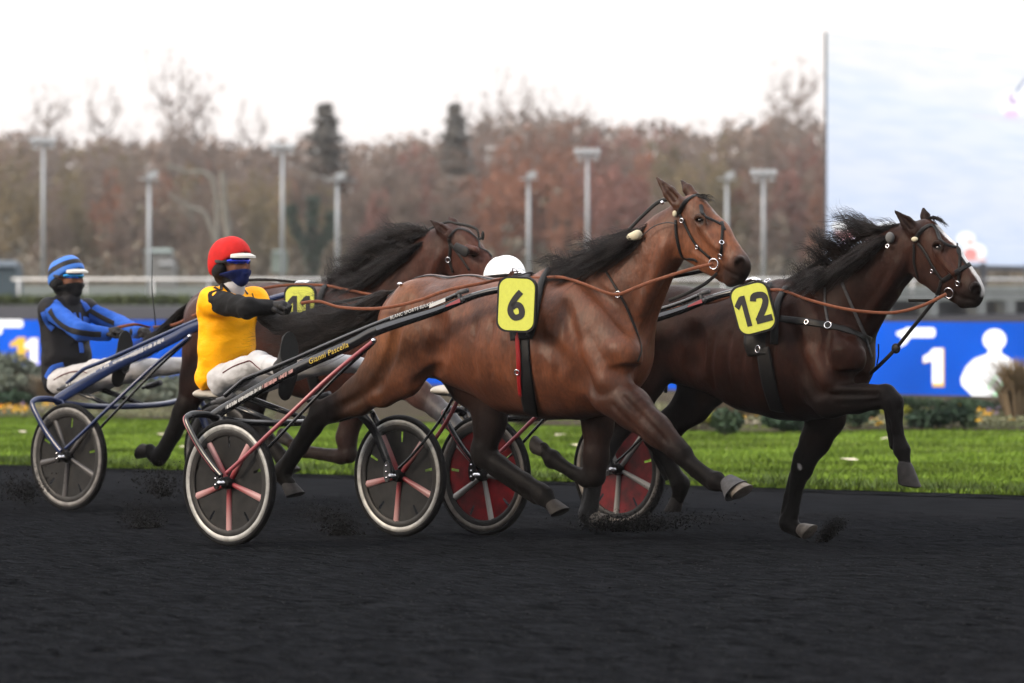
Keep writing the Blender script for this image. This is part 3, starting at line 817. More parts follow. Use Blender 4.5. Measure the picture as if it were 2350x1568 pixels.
# ------------------------------------------------------------------ the wood behind
def tree_proto(kind, seed):
    """one tree, 1 unit = its height; returns (trunk mesh, crown mesh)"""
    rg = np.random.default_rng(seed); tb = MB(); vs, fs = [], []
    H = 1.0
    if kind == 'conifer':
        tb.tube([(0, 0, 0), (0, 0, .5), (0, 0, .98)], [.022, .014, .003], n=7)
        for i in range(900):
            z = .12 + .86 * rg.random() ** .8; r = .17 * (1.02 - z) ** .95 * (.6 + .4 * abs(math.sin(z * 40))); a = rg.random() * 6.283
            rr = r * rg.random() ** .5
            clumps(vs, fs, rg, (rr * math.cos(a), rr * math.sin(a), z - rr * .35), (.012, .012, .008), 2, .014)
    else:
        lean = rg.normal(0, .04, 2)
        top = .62 if kind == 'full' else .80
        tp = [np.array((lean[0] * f, lean[1] * f, f * top)) + np.array((rg.normal(0, .008), rg.normal(0, .008), 0)) for f in (0, .25, .5, .75, 1)]
        tb.tube([tuple(p) for p in tp], [.020, .017, .013, .009, .004], n=7)
        ends = []
        nb = 16 if kind == 'full' else 26
        for i in range(nb):
            f = rg.uniform(.22 if kind == 'full' else .35, .98); b0 = np.array(tp[0]) * (1 - f) + np.array(tp[-1]) * f; a = rg.random() * 6.283; L = (.30 if kind == 'full' else .24) * (1.15 - .6 * f) * rg.uniform(.7, 1.2)
            up = rg.uniform(.35, .9)
            b1 = b0 + np.array((math.cos(a) * L * .5, math.sin(a) * L * .5, L * up * .4)); b2 = b1 + np.array((math.cos(a + rg.normal(0, .3)) * L * .5, math.sin(a) * L * .5, L * up * .8))
            tb.tube([tuple(b0), tuple(b1), tuple(b2)], [.008, .005, .002], n=5); ends += [b1, b2]
            for j in range(3 if kind == 'full' else 5):
                q = b1 + (b2 - b1) * rg.random(); e = q + rg.normal(0, .05, 3) + np.array((0, 0, .05)); tb.tube([tuple(q), tuple((q + e) / 2 + rg.normal(0, .006, 3)), tuple(e)], [.003, .002, .001], n=4); ends.append(e)
        if kind == 'full':
            for e in ends:
                r = rg.uniform(.045, .095); clumps(vs, fs, rg, e, (r, r, r * .8), int(34 * r / .07), .013)
            for i in range(46):
                a = rg.random() * 6.283; zz = rg.uniform(.10, .93); rr = (.22 * math.sin(min(zz, 1) * 2.9) + .05) * rg.random() ** .5; r = rg.uniform(.04, .08)
                clumps(vs, fs, rg, (rr * math.cos(a), rr * math.sin(a), zz), (r, r, r * .8), 30, .013)
        else:
            for e in ends:
                if rg.random() < .75: clumps(vs, fs, rg, e, (.035, .035, .03), 9, .008)
    me_t = bpy.data.meshes.new('trunk'); me_t.from_pydata(tb.v, [], tb.f)
    me_c = bpy.data.meshes.new('crown'); me_c.from_pydata(vs, [], fs)
    return me_t, me_c
M_BARK = mat('bark', (.075, .065, .055), rough=.9, noise_amt=.3, noise_scale=3)
M_PALEBARK = mat('pale_bark', (.17, .165, .145), rough=.9, noise_amt=.3, noise_scale=3)
FOL = dict(russet=foliage_mat('russet_leaves', [(0.117, 0.066, 0.050), (0.217, 0.101, 0.067), (0.295, 0.132, 0.076)]),
           grey=foliage_mat('faded_leaves', [(0.108, 0.086, 0.074), (0.172, 0.130, 0.108), (0.213, 0.153, 0.125)]),
           olive=foliage_mat('olive_leaves', [(0.099, 0.084, 0.055), (0.166, 0.138, 0.084), (0.213, 0.162, 0.089)]),
           wine=foliage_mat('wine_leaves', [(0.117, 0.072, 0.065), (0.199, 0.097, 0.083), (0.239, 0.114, 0.093)]),
           green=foliage_mat('dark_needles', [(.125, .125, .12), (.16, .155, .148)]))
M_TWIG = mat('grey_twigs', (.19, .165, .155), rough=.9, noise_amt=.2, noise_scale=3)
protos = {}
for nm in ('russet', 'grey', 'olive', 'wine'):
    for v_ in range(2):
        t_, c_ = tree_proto('full', 200 + len(protos)); t_.materials.append(M_BARK); c_.materials.append(FOL[nm]); protos[nm, v_] = (t_, c_)
for v_ in range(2):
    t_, c_ = tree_proto('bare', 230 + v_); t_.materials.append(M_TWIG); c_.materials.append(FOL['grey']); protos['bare', v_] = (t_, c_)
t_, c_ = tree_proto('conifer', 250); t_.materials.append(M_BARK); c_.materials.append(FOL['green']); protos['conifer', 0] = (t_, c_)
WOOD = dict(russet='russet autumn tree', grey='greyish brown half bare tree', olive='olive yellow autumn tree', wine='wine red autumn tree', bare='tall nearly leafless tree', conifer='dark pointed conifer')
CAT = dict(conifer='conifer')
def ground_z(Y):
    ys = [(126, 703.5), (150, 688), (190, 672), (225, 655.5), (245, 645), (330, 625), (420, 600)]
    for (a, va), (b, vb) in zip(ys, ys[1:]):
        if a <= Y <= b: return hz(va + (vb - va) * (Y - a) / (b - a), Y)
    return hz(640, Y)
def place_tree(kind, v_, u, Y, vtop, rz, wide=1.0, label=None, group='autumn trees of the wood'):
    t_, c_ = protos[kind, v_]; x = (u - 1175) / F * Y; z = ground_z(Y) - .1; h = hz(vtop, Y) - z
    root = empty('conifer' if kind == 'conifer' else 'tree', (x, Y, z), rz); root.scale = (h * wide, h * wide, h)
    tag(root, label, CAT.get(kind, 'tree'), group)
    for nm, me in (('trunk', t_), ('crown', c_)):
        o = bpy.data.objects.new(nm, me); col.objects.link(o); o.parent = root
    return root
def sky_row(u):
    pts = [(-60, 300), (60, 295), (150, 318), (250, 308), (350, 318), (430, 296), (560, 328), (650, 318), (720, 300), (800, 318), (880, 315), (960, 300), (1060, 290), (1130, 258), (1220, 245), (1300, 240), (1370, 268), (1440, 285), (1500, 268), (1570, 288), (1640, 290), (1700, 262), (1780, 262), (1860, 270), (2400, 280)]
    for (a, va), (b, vb) in zip(pts, pts[1:]):
        if a <= u <= b: return va + (vb - va) * (u - a) / (b - a)
    return 300
rt = random.Random(12)
def kind_at(u):
    if u < 200: w = dict(grey=4, olive=3, russet=1)
    elif u < 420: w = dict(russet=3, grey=3, olive=2)
    elif u < 720: w = dict(grey=5, olive=2, russet=1)
    elif u < 1060: w = dict(grey=5, wine=1, olive=1)
    elif u < 1330: w = dict(russet=6, grey=1)
    elif u < 1520: w = dict(russet=2, wine=3, grey=1)
    elif u < 1700: w = dict(olive=4, wine=1, grey=2)
    else: w = dict(russet=2, grey=3, wine=1)
    ks = list(w); return rt.choices(ks, [w[k] for k in ks])[0]
def near_word(u):
    marks = [(0, 'the left picture edge'), (100, 'the far left floodlight'), (160, 'the striped helmet'), (342, 'the floodlight by the whip'), (535, 'the red helmet'), (648, 'the floodlight right of the red cap'), (774, 'the floodlight over the 11 mane'),
             (930, 'the mane of horse 11'), (1040, 'the ears of horse 11'), (1213, 'the floodlight over the white cap'), (1348, 'the wide headed floodlight'), (1450, 'the mane of horse 6'), (1540, 'the ears of horse 6'), (1668, 'the floodlight by face 6'), (1752, 'the floodlight beside the screen'), (1890, 'the left edge of the screen')]
    return min(marks, key=lambda q: abs(q[0] - u))[1]
rows = [(232, 46, .40, 100), (256, 56, .34, 55), (285, 66, .34, 22), (318, 78, .32, 0)]
used = {}
for ri_, (Y, stepu, wide, drop) in enumerate(rows):
    u = -40 - rt.random() * 30
    while u < (1960 if ri_ < 3 else 2420):
        k_ = kind_at(u); vt = sky_row(u) + drop * rt.uniform(.6, 1.25) + rt.uniform(-8, 14)
        dist = ['front row', 'second row', 'third row', 'rear row'][ri_]
        side = 'above' if vt < 330 else 'behind'
        lb = f'{WOOD[k_]}, {dist}, {side} {near_word(u)}'
        if lb in used: lb = f'{WOOD[k_]}, {["lower", "slimmer", "paler", "broader", "darker", "shorter"][used[lb] % 6] if False else "one of several"} in the {dist} {side} {near_word(u)}' if False else lb
        used[lb] = used.get(lb, 0) + 1
        place_tree(k_, rt.randrange(2), u, Y + rt.uniform(-7, 7), vt, rt.random() * 6.28, wide * rt.uniform(1.5, 2.1), lb)
        u += stepu * rt.uniform(.75, 1.3)
for (u, vt, Y, wd, lb) in [(748, 232, 262, 2.3, 'dark pointed conifer rising from the skyline near the number 11 mane'), (1045, 232, 262, 1.9, 'slim dark conifer rising from the skyline above the number 11 ears')]:
    place_tree('conifer', 0, u, Y, vt, 1, wd, lb, 'conifers of the wood')
for (u, vt, v_, lb) in [(110, 178, 0, 'tall thin leafless tree on the skyline at far left'), (225, 185, 1, 'spindly leafless tree on the skyline between the left floodlights'), (300, 270, 0, 'short leafless tree on the skyline above the striped helmet'), (395, 118, 1, 'tallest leafless tree on the skyline, left of the red helmet'),
                    (450, 150, 0, 'leafless tree beside the tallest one, above the red helmet'), (560, 235, 1, 'faint leafless tree on the skyline right of the red helmet'), (1100, 195, 0, 'leafless tree right of the slim conifer'), (1170, 160, 1, 'wispy leafless tree above the floodlight over the white helmet'), (1240, 185, 0, 'wispy leafless tree above the russet crowns'),
                    (1330, 225, 1, 'leafless tree top above the wide headed floodlight'), (1600, 265, 0, 'leafless tree top above the bay horse ears'), (1770, 175, 1, 'leafless tree left of the screen edge'), (1830, 112, 0, 'tall leafless tree touching the left edge of the screen')]:
    place_tree('bare', v_, u, 272 + rt.uniform(-8, 8), vt, rt.random() * 6, .62, lb, 'leafless trees on the skyline')
# ivy clad forked tree and pale dead limbs
root = empty('tree', tuple(at(716, 640, 205))); tag(root, 'dark green ivy clad forked tree left of the number 11 mane', 'tree', 'autumn trees of the wood')
vs, fs = [], []; tb = MB(); rg = np.random.default_rng(3)
for (dx, top) in ((-.95, 3.3), (.05, 3.7), (.95, 3.0)):
    pth = [Vector(q) for q in spline([(0, 0, -.4), (dx * .25, 0, 1.3), (dx * .8, 0, top * .7), (dx * 1.05, 0, top)], 20)]
    tb.tube(pth, [.22 - .008 * i for i in range(21)], n=8)
    for p in pth: clumps(vs, fs, rg, tuple(p), (.34, .34, .22), 60, .09)
tb.build('trunk', M_BARK, root, smooth=True); _mk('crown', vs, fs, foliage_mat('ivy_leaves', [(.016, .035, .028), (.04, .065, .05)]), root)
def limb(pix, Y, r, label):
    P_ = [at(u, v, Y) for u, v in pix]; root = empty('dead_tree', tuple(P_[0])); tag(root, label, 'dead tree', 'pale dead trees')
    MB().tube([Vector(p) for p in spline([tuple(q - P_[0]) for q in P_], 24)], [r * (1 - .5 * i / 24) for i in range(25)], n=8).build('trunk', M_PALEBARK, root, smooth=True)
    tw = MB(); rg2 = random.Random(int(pix[0][0]))
    for i in range(5):
        q = P_[-1] - P_[0]; s_ = q * rg2.uniform(.5, .95); tw.tube([s_, s_ + Vector((rg2.uniform(-.5, .5), .1, rg2.uniform(.1, .5))), s_ + Vector((rg2.uniform(-.8, .8), .2, rg2.uniform(.3, .8)))], [.04, .025, .01], n=5)
    tw.build('branch', M_PALEBARK, root, smooth=True)
limb([(528, 660), (526, 560), (517, 490), (510, 395)], 208, .22, 'pale bare leaning trunk just above the red helmet')
limb([(520, 640), (475, 500), (440, 478), (400, 455)], 210, .12, 'pale fallen limb leaning left of the red helmet')
limb([(500, 640), (490, 420), (420, 395), (382, 374)], 212, .13, 'pale dead limb arching high left of the red helmet')
# brushwood under the trees
vs, fs = [], []; rg = np.random.default_rng(91)
for i in range(4200):
    Y = rg.uniform(222, 300); u = rg.uniform(-60, 2420) if i < 2600 else rg.uniform(-1500, 3900); z = ground_z(min(Y, 329)) + abs(rg.normal(0, 1.3))
    clumps(vs, fs, rg, ((u - 1175) / F * Y, Y, z), (.75, .5, .6), 9, .20)
tag(_mk('undergrowth', vs, fs, foliage_mat('brushwood', [(.08, .078, .064), (.15, .13, .10), (.19, .155, .115)])), kind='stuff')
vs, fs = [], []
for i in range(6000):
    Y = rg.uniform(335, 380); u = rg.uniform(-80, 2440) if i < 3400 else rg.uniform(-1500, 3900); z = ground_z(Y) + rg.uniform(0, (hz(sky_row(max(-59, min(u, 2399))) + 22, Y) - ground_z(Y)))
    clumps(vs, fs, rg, ((u - 1175) / F * Y, Y, z), (1.3, .8, .9), 9, .34)
tag(_mk('treeline', vs, fs, foliage_mat('distant_wood', [(.11, .09, .08), (.19, .145, .12), (.24, .165, .135)])), kind='stuff')

# ------------------------------------------------------------------ cinders thrown up by hooves and wheels
M_CLOD = mat('cinder_clod', (.0028, .0028, .0032), rough=.95, noise_amt=.4, noise_scale=40)
def spray(c, spread, n, sz, seed, lean=(0, 0)):
    rg = np.random.default_rng(seed); vs, fs = [], []
    for i in range(n):
        f = rg.random()
        p = np.array(c) + rg.normal(0, 1, 3) * np.array(spread) * (.35 + .65 * f) + np.array((lean[0] * f * Hd.x, lean[0] * f * Hd.y, lean[1] * f))
        if p[2] < .0: p[2] = abs(p[2]) * .4
        s = sz * rg.uniform(.3, 1.3) * (1.1 - .6 * f); k = len(vs)
        d = rg.normal(0, 1, (4, 3)); d /= np.linalg.norm(d, axis=1)[:, None]
        vs += [tuple(p + d[j] * s) for j in range(4)]
        fs += [(k, k + 1, k + 2), (k, k + 2, k + 3), (k, k + 3, k + 1), (k + 1, k + 3, k + 2)]
    return tag(_mk('flying_cinders', vs, fs, M_CLOD), kind='stuff')
def gp(u, v, Y): return tuple(at(u, v, Y))
spray(gp(345, 1222, 27.2), (.09, .05, .035), 2340, 0.0093, 1, lean=(-.1, .15)); spray(gp(795, 1232, 26.3), (.12, .06, .028), 2340, 0.0093, 2, lean=(-.22, .2)); spray(gp(60, 1140, 29), (.13, .1, .06), 1560, 0.0104, 3, lean=(-.1, .12))
spray(gp(375, 1130, 28.8), (.12, .1, .06), 1560, 0.0099, 4, lean=(-.1, .15)); spray(gp(1430, 1215, 26.0), (.28, .08, .022), 3900, 0.0104, 5, lean=(.25, .10)); spray(gp(1885, 1243, 25.45), (.035, .035, .016), 2860, 0.0099, 6, lean=(.13, .13)); spray(gp(1500, 1150, 26.2), (.06, .06, .08), 520, 0.0058, 7, lean=(.1, .1))

rg = np.random.default_rng(123); vs, fs = [], []
for i in range(42000):
    v = HZ + 130 + 760 * rg.random() ** .75; u = rg.uniform(-40, 2390); Y = F * EYE / (v - HZ)
    x = (u - 1175) / F * Y
    if (Vector((x, Y, 0)) - ED_A).dot(EDn) > -.2: continue
    s = .003 + .007 * rg.random() ** 4; k = len(vs); d = rg.normal(0, 1, (4, 3)); d /= np.linalg.norm(d, axis=1)[:, None]; d[:, 2] = np.abs(d[:, 2]) * .8
    hh = Vector((x, Y, 0)); sH = hh.dot(Hd); wN = hh.dot(Nd)
    z = tz(sH, wN)
    vs += [(x + d[j][0] * s * 1.5, Y + d[j][1] * s, z + d[j][2] * s) for j in range(4)]
    fs += [(k, k + 1, k + 2), (k, k + 2, k + 3), (k, k + 3, k + 1), (k + 1, k + 3, k + 2)]
tag(_mk('loose_cinders', vs, fs, M_CLOD), kind='stuff')
# ------------------------------------------------------------------ damp autumn air
hm = bpy.data.materials.new('haze_air'); hm.use_nodes = True; t = hm.node_tree; t.nodes.clear()
ho_ = t.nodes.new('ShaderNodeOutputMaterial'); pv_ = t.nodes.new('ShaderNodeVolumePrincipled')
pv_.inputs['Color'].default_value = (.92, .93, .95, 1); pv_.inputs['Density'].default_value = .00020; pv_.inputs['Anisotropy'].default_value = 0.0
t.links.new(pv_.outputs['Volume'], ho_.inputs['Volume'])
hb_ = MB().box((0, 200, 11.9), (420, 480, 26.0)).build('haze', hm); tag(hb_, kind='stuff')
# ------------------------------------------------------------------ horses
F6 = Frame(-1.130, 25.53)
F12 = Frame(0.247, 26.67)
F11 = Frame(-2.485, 30.05)

def coat_mat(name, rough=.46):
    m = mat(name, (.1, .05, .03), rough=rough, noise_amt=.28, noise_scale=9, bump=.0040, bump_scale=30, attr=True, spec=.13, sheen=.0, stretch=(1, 1, .7))
    # the black points are matt, the brown coat has a groomed shine; broad dapples and a fine hair grain
    t = m.node_tree; b = t.nodes['Principled BSDF']
    a = [n for n in t.nodes if n.type == 'ATTRIBUTE'][0]
    bw = t.nodes.new('ShaderNodeRGBToBW'); t.links.new(a.outputs['Color'], bw.inputs['Color'])
    mr = t.nodes.new('ShaderNodeMapRange'); mr.inputs['From Min'].default_value = .005; mr.inputs['From Max'].default_value = .03
    mr.inputs['To Min'].default_value = .03; mr.inputs['To Max'].default_value = .20
    t.links.new(bw.outputs['Val'], mr.inputs['Value']); t.links.new(mr.outputs['Result'], b.inputs['Specular IOR Level'])
    old = b.inputs['Base Color'].links[0].from_socket
    tc = t.nodes.new('ShaderNodeTexCoord')
    mp = t.nodes.new('ShaderNodeMapping'); mp.inputs['Scale'].default_value = (1.0, 1.0, .35); t.links.new(tc.outputs['Object'], mp.inputs['Vector'])
    for sc_, am, dt in ((3.2, .30, 3), (75, .22, 4)):
        n = t.nodes.new('ShaderNodeTexNoise'); n.inputs['Scale'].default_value = sc_; n.inputs['Detail'].default_value = dt
        t.links.new((mp if sc_ > 50 else tc).outputs['Vector' if sc_ > 50 else 'Object'], n.inputs['Vector'])
        r_ = t.nodes.new('ShaderNodeMapRange'); r_.inputs['From Min'].default_value = .32; r_.inputs['From Max'].default_value = .68; r_.inputs['To Min'].default_value = 1 - am; r_.inputs['To Max'].default_value = 1 + am
        t.links.new(n.outputs['Fac'], r_.inputs['Value'])
        mx = t.nodes.new('ShaderNodeMix'); mx.data_type = 'RGBA'; mx.blend_type = 'MULTIPLY'; mx.inputs['Factor'].default_value = 1
        t.links.new(old, mx.inputs['A']); t.links.new(r_.outputs['Result'], mx.inputs['B']); old = mx.outputs['Result']
    t.links.new(old, b.inputs['Base Color'])
    return m
M_COAT = coat_mat('horse_coat')
M_HAIR = mat('horse_hair', (.0085, .0056, .0050), rough=.40, noise_amt=.8, noise_scale=16, spec=.16)
M_HOOF = mat('hoof_horn', (.018, .0155, .0145), spec=.15, rough=.6, noise_amt=.4, noise_scale=30, bump=.002)
M_HOOF_PALE = mat('hoof_pale', (.085, .072, .060), rough=.6, noise_amt=.4, noise_scale=30, bump=.002)
M_EYE = mat('horse_eye', (.006, .004, .004), rough=.06, spec=.7)
M_LEATHER = mat('black_leather', (.006, .0058, .0062), spec=.2, rough=.5, noise_amt=.3, noise_scale=60, bump=.0008, bump_scale=200)
M_REIN = mat('tan_leather', (.175, .062, .034), rough=.55, noise_amt=.2, noise_scale=40)
M_STEEL = mat('polished_steel', (.55, .55, .58), rough=.22, metal=1.)
M_PLATE = mat('yellow_plate', (.47, .50, .075), rough=.55, noise_amt=.05, noise_scale=60, bump=.0006, bump_scale=400)
M_BLACK = mat('black_rubber', (.007, .007, .0075), spec=.2, rough=.6, noise_amt=.2, noise_scale=50)
M_INK = mat('black_ink', (.016, .016, .018), rough=.6)
M_GREYBOOT = mat('grey_boot', (.040, .040, .043), rough=.75, noise_amt=.3, noise_scale=40, bump=.002)
M_RED_STRAP = mat('red_strap', (.22, .007, .009), rough=.55)
M_CREAM = mat('cream_plug', (.46, .42, .30), rough=.8, bump=.003)
M_WHITE_HAIR = mat('white_blaze', (.72, .70, .68), rough=.7, noise_amt=.15, noise_scale=60)

GLYPH = {'1': [[(40, 100), (40, 0)], [(6, 66), (20, 80), (34, 92)], [(30, 90), (40, 90)]],
         '2': [[(8, 74), (14, 88), (30, 90), (47, 84), (50, 68), (40, 48), (22, 26), (8, 8)], [(2, 10.5), (58, 10.5)]],
         '6': [[(44, 98), (26, 76), (12, 50), (10.5, 28), (22, 12), (34, 10.5), (48, 18), (50, 34), (42, 50), (28, 53), (15, 44)]]}
class Horse:
    def __init__(s, fr, name='horse'):
        s.fr = fr; s.b = Body()
    def chain(s, pts, lat=0., sy=1., k=.05, c=(.1, .05, .02), op='add', c2=None):
        fr = s.fr
        q = []
        for p in pts:
            u, v, r = p[:3]
            la = p[3] if len(p) > 3 else lat
            q.append((fr.S(u, v, la), r * fr.px(u, v, la), la))
        for i in range(len(q) - 1):
            cc = c
            if c2 is not None:
                f = (i + .5) / (len(q) - 1); cc = tuple(a + (b_ - a) * f for a, b_ in zip(c, c2))
            s.b.cap(q[i][0], q[i][1], q[i + 1][0], q[i + 1][1], sy=sy, k=k, c=cc, op=op)
        if len(q) == 1:
            s.b.ball(q[0][0], q[0][1], sy=sy, k=k, c=c, op=op)
    def presurf(s):
        me = s.b.mesh('tmp', h=.016)
        s.bvh = BVHTree.FromPolygons([v.co.copy() for v in me.vertices], [tuple(p.vertices) for p in me.polygons]); s.eye = s.fr.ray()
        bpy.data.meshes.remove(me)
    def groove(s, pix, r=14, depth=.008, c=None, k=.03):
        """soft hollow along a line of the near side"""
        q = [s.hit(*p[:2], -.15, 0.) for p in spline(pix, 3 * len(pix))]; rm = r * s.fr.px(pix[0][0], pix[0][1], -.2)
        P_ = [p + n * (rm - depth) for p, n in q]
        for a, b_ in zip(P_, P_[1:]): s.b.cap(a, rm, b_, rm, k=k, c=c, op='sub')
    def ridge(s, pix, r=14, height=.008, c=None, k=.03):
        q = [s.hit(*p[:2], -.15, 0.) for p in spline(pix, 3 * len(pix))]; rm = r * s.fr.px(pix[0][0], pix[0][1], -.2)
        P_ = [p - n * (rm - height) for p, n in q]
        for a, b_ in zip(P_, P_[1:]): s.b.cap(a, rm, b_, rm, k=k, c=c, op='add')
    def tendon(s, pts, off, r, lat, c):
        """sinew standing off behind a cannon bone"""
        s.chain([(u + off[0], v + off[1], r) for u, v in pts], lat=lat, sy=.8, k=.010, c=c)
    def finish(s, name, label, cat, group, h=.0095):
        me = s.b.mesh(name, h=h, cs=.02)
        s.o = link(name, me, M_COAT)
        s.o.matrix_world = s.fr.M
        tag(s.o, label, cat, group)
        vs = [v.co.copy() for v in me.vertices]; fs = [tuple(p.vertices) for p in me.polygons]
        s.bvh = BVHTree.FromPolygons(vs, fs)
        s.eye = s.fr.ray()
        return s.o
    def hit(s, u, v, lat=-.1, lift=.004):
        p = s.fr.S(u, v, 0.0)
        d = (p - s.eye).normalized()
        loc, nr, i, dist = s.bvh.ray_cast(s.eye, d)
        if loc is None:
            q = s.fr.S(u, v, lat)
            loc, nr, i, dist = s.bvh.find_nearest(q)
        if nr.dot(d) > 0: nr = -nr
        return loc + nr * lift, nr
    def strap(s, name, pix, w, m, lift=.005, n=None, parent=None, th=.0025, lat=-.1):
        n = n or max(10, 6 * len(pix))
        pts, nrs = [], []
        for q in spline(pix, n):
            p, nr = s.hit(q[0], q[1], lat, lift)
            pts.append(p); nrs.append(nr)
        # relax so that the strap lies taut over small bumps
        for _ in range(3):
            pts = [pts[0]] + [(pts[i - 1] + pts[i] * 2 + pts[i + 1]) / 4 for i in range(1, len(pts) - 1)] + [pts[-1]]
        wm = w * s.fr.px(pix[0][0], pix[0][1], lat) * .5
        return MB().tube(pts, [(th, wm)] * len(pts), n=8, flat=nrs).build(name, m, parent or s.o, smooth=True)
    def recolour(s, pix, rad, c, soft=.004):
        pts = [np.array(s.hit(q[0], q[1], -.05, 0.)[0]) for q in spline(pix, 40)]
        me = s.o.data; n = len(me.vertices)
        co = np.zeros(n * 3); me.vertices.foreach_get('co', co); co = co.reshape(-1, 3)
        ca = me.color_attributes['tone'].data; cc = np.zeros(n * 4); ca.foreach_get('color', cc); cc = cc.reshape(-1, 4)
        d = np.min([np.linalg.norm(co - p, axis=1) for p in pts], axis=0)
        w = np.clip((rad - d) / soft, 0, 1)[:, None]
        cc[:, :3] = cc[:, :3] * (1 - w) + np.array(c) * w
        ca.foreach_set('color', cc.ravel())
    def recolour_mid(s, pix, hw, c, reach=.05):
        pts = np.array([np.array(s.fr.S(q[0], q[1], 0.0)) for q in spline(pix, 60)])
        me = s.o.data; n = len(me.vertices)
        co = np.zeros(n * 3); me.vertices.foreach_get('co', co); co = co.reshape(-1, 3)
        nr = np.zeros(n * 3); me.vertices.foreach_get('normal', nr); nr = nr.reshape(-1, 3)
        ca = me.color_attributes['tone'].data; cc = np.zeros(n * 4); ca.foreach_get('color', cc); cc = cc.reshape(-1, 4)
        d = np.min([np.hypot(co[:, 0] - p[0], co[:, 2] - p[2]) for p in pts], axis=0)
        w = np.clip((reach - d) / .01, 0, 1) * np.clip((hw - np.abs(co[:, 1])) / .005, 0, 1) * (nr[:, 0] > .2)
        cc[:, :3] = cc[:, :3] * (1 - w[:, None]) + np.array(c) * w[:, None]
        ca.foreach_set('color', cc.ravel())
    def ring(s, name, u, v, r, m, parent=None, lift=.012, tr=.0035, lat=-.1):
        p, nr = s.hit(u, v, lat, lift)
        rm = r * s.fr.px(u, v, lat)
        a = nr.orthogonal().normalized(); b_ = nr.cross(a)
        pts = [p + (a * math.cos(t) + b_ * math.sin(t)) * rm for t in [2 * math.pi * i / 20 for i in range(21)]]
        return MB().tube(pts, tr, n=8, caps=False).build(name, m, parent or s.o, smooth=True)
    def cord(s, name, pts3, r, m, parent=None, n=40, flat=None):
        """free strap through (u, v, lat) points; r = (half thickness, half width) in metres"""
        q = [s.fr.S(*p) for p in pts3]
        sp = [Vector(p) for p in spline([tuple(p) for p in q], n)]
        fl = [Vector(flat)] * len(sp) if flat is not None else None
        return MB().tube(sp, [r] * len(sp), n=8, flat=fl).build(name, m, parent or s.o, smooth=True)
    def hoof(s, u, v, du, dv, L, r, lat, m, toe=(1, 0), name='hoof', bell=None):
        """truncated horn cone from coronet (u,v) along picture direction (du,dv)"""
        fr = s.fr
        a = fr.S(u, v, lat); k = fr.px(u, v, lat)
        e = fr.S(u + du, v + dv, lat); ax = (e - a).normalized()
        t = fr.S(u + toe[0] * 20, v + toe[1] * 20, lat) - a
        t = (t - ax * t.dot(ax)).normalized(); sd = ax.cross(t)
        Lm, rm = L * k, r * k
        vs, fs = [], []; n = 20
        for (f, sc, sh) in ((-.22, .50, -.04), (0., .72, 0.), (.12, .80, .04), (1.0, 1.10, .40), (1.05, .98, .38)):
            for i in range(n):
                w = 2 * math.pi * i / n
                cx = math.cos(w); cy = math.sin(w)
                heel = 1.0 if cx > 0 else .86
                ln = Lm * f * (1.0 if f < .5 else (.80 + .20 * (cx + 1) / 2))
                vs.append(a + ax * ln + t * (rm * sc * cx * heel + rm * sh) + sd * (rm * sc * .92 * cy))
        for j in range(4):
            for i in range(n):
                i2 = (i + 1) % n
                fs.append((j * n + i, j * n + i2, (j + 1) * n + i2, (j + 1) * n + i))
        fs.append(tuple(range(n))); fs.append(tuple(4 * n + i for i in range(n)))
        o = MB().add(vs, fs).build(name, m, s.o, auto=50)
        if bell:
            vs, fs = [], []
            for (f, sc) in ((-.38, .62), (-.15, .80), (.25, 1.02), (.55, 1.22), (.56, 1.12), (.2, .95), (-.15, .75), (-.38, .58)):
                for i in range(n):
                    w = 2 * math.pi * i / n
                    vs.append(a + ax * Lm * f + t * (rm * sc * math.cos(w) + rm * .1 * max(f, 0)) + sd * (rm * sc * math.sin(w)))
            for j in range(7):
                for i in range(n):
                    i2 = (i + 1) % n
                    fs.append((j * n + i, j * n + i2, (j + 1) * n + i2, (j + 1) * n + i))
            MB().add(vs, fs).build('bell_boot', bell, s.o, auto=50)
        return o
    def eyeball(s, u, v, r, lat):
        fr = s.fr
        p, nr = s.hit(u, v, lat, 0.)
        k = fr.px(u, v, lat)
        return MB().ball(p - nr * r * k * .42, r * k, 20, 14).build('eye', M_EYE, s.o, smooth=True)
    def ear(s, base, tip, r, lat, c):
        """pointed ear inside the body surface"""
        b0 = s.fr.S(base[0], base[1], lat); t0 = s.fr.S(tip[0], tip[1], lat * 1.15)
        k = s.fr.px(base[0], base[1], lat)
        mid = b0 + (t0 - b0) * .45
        s.b.cap(b0, r * k, mid, r * k * .9, k=.02, c=c, sy=.8)
        s.b.cap(mid, r * k * .9, t0, r * k * .22, k=.01, c=tuple(x * .55 for x in c), sy=.8)
        # hollow of the ear, open to the side
        o = Vector((.012, -.016 if lat < 0 else .016, .006))
        s.b.cap(b0 + (t0 - b0) * .18 + o, r * k * .45, b0 + (t0 - b0) * .7 + o, r * k * .25, k=.008, c=tuple(x * .3 for x in c), op='sub')
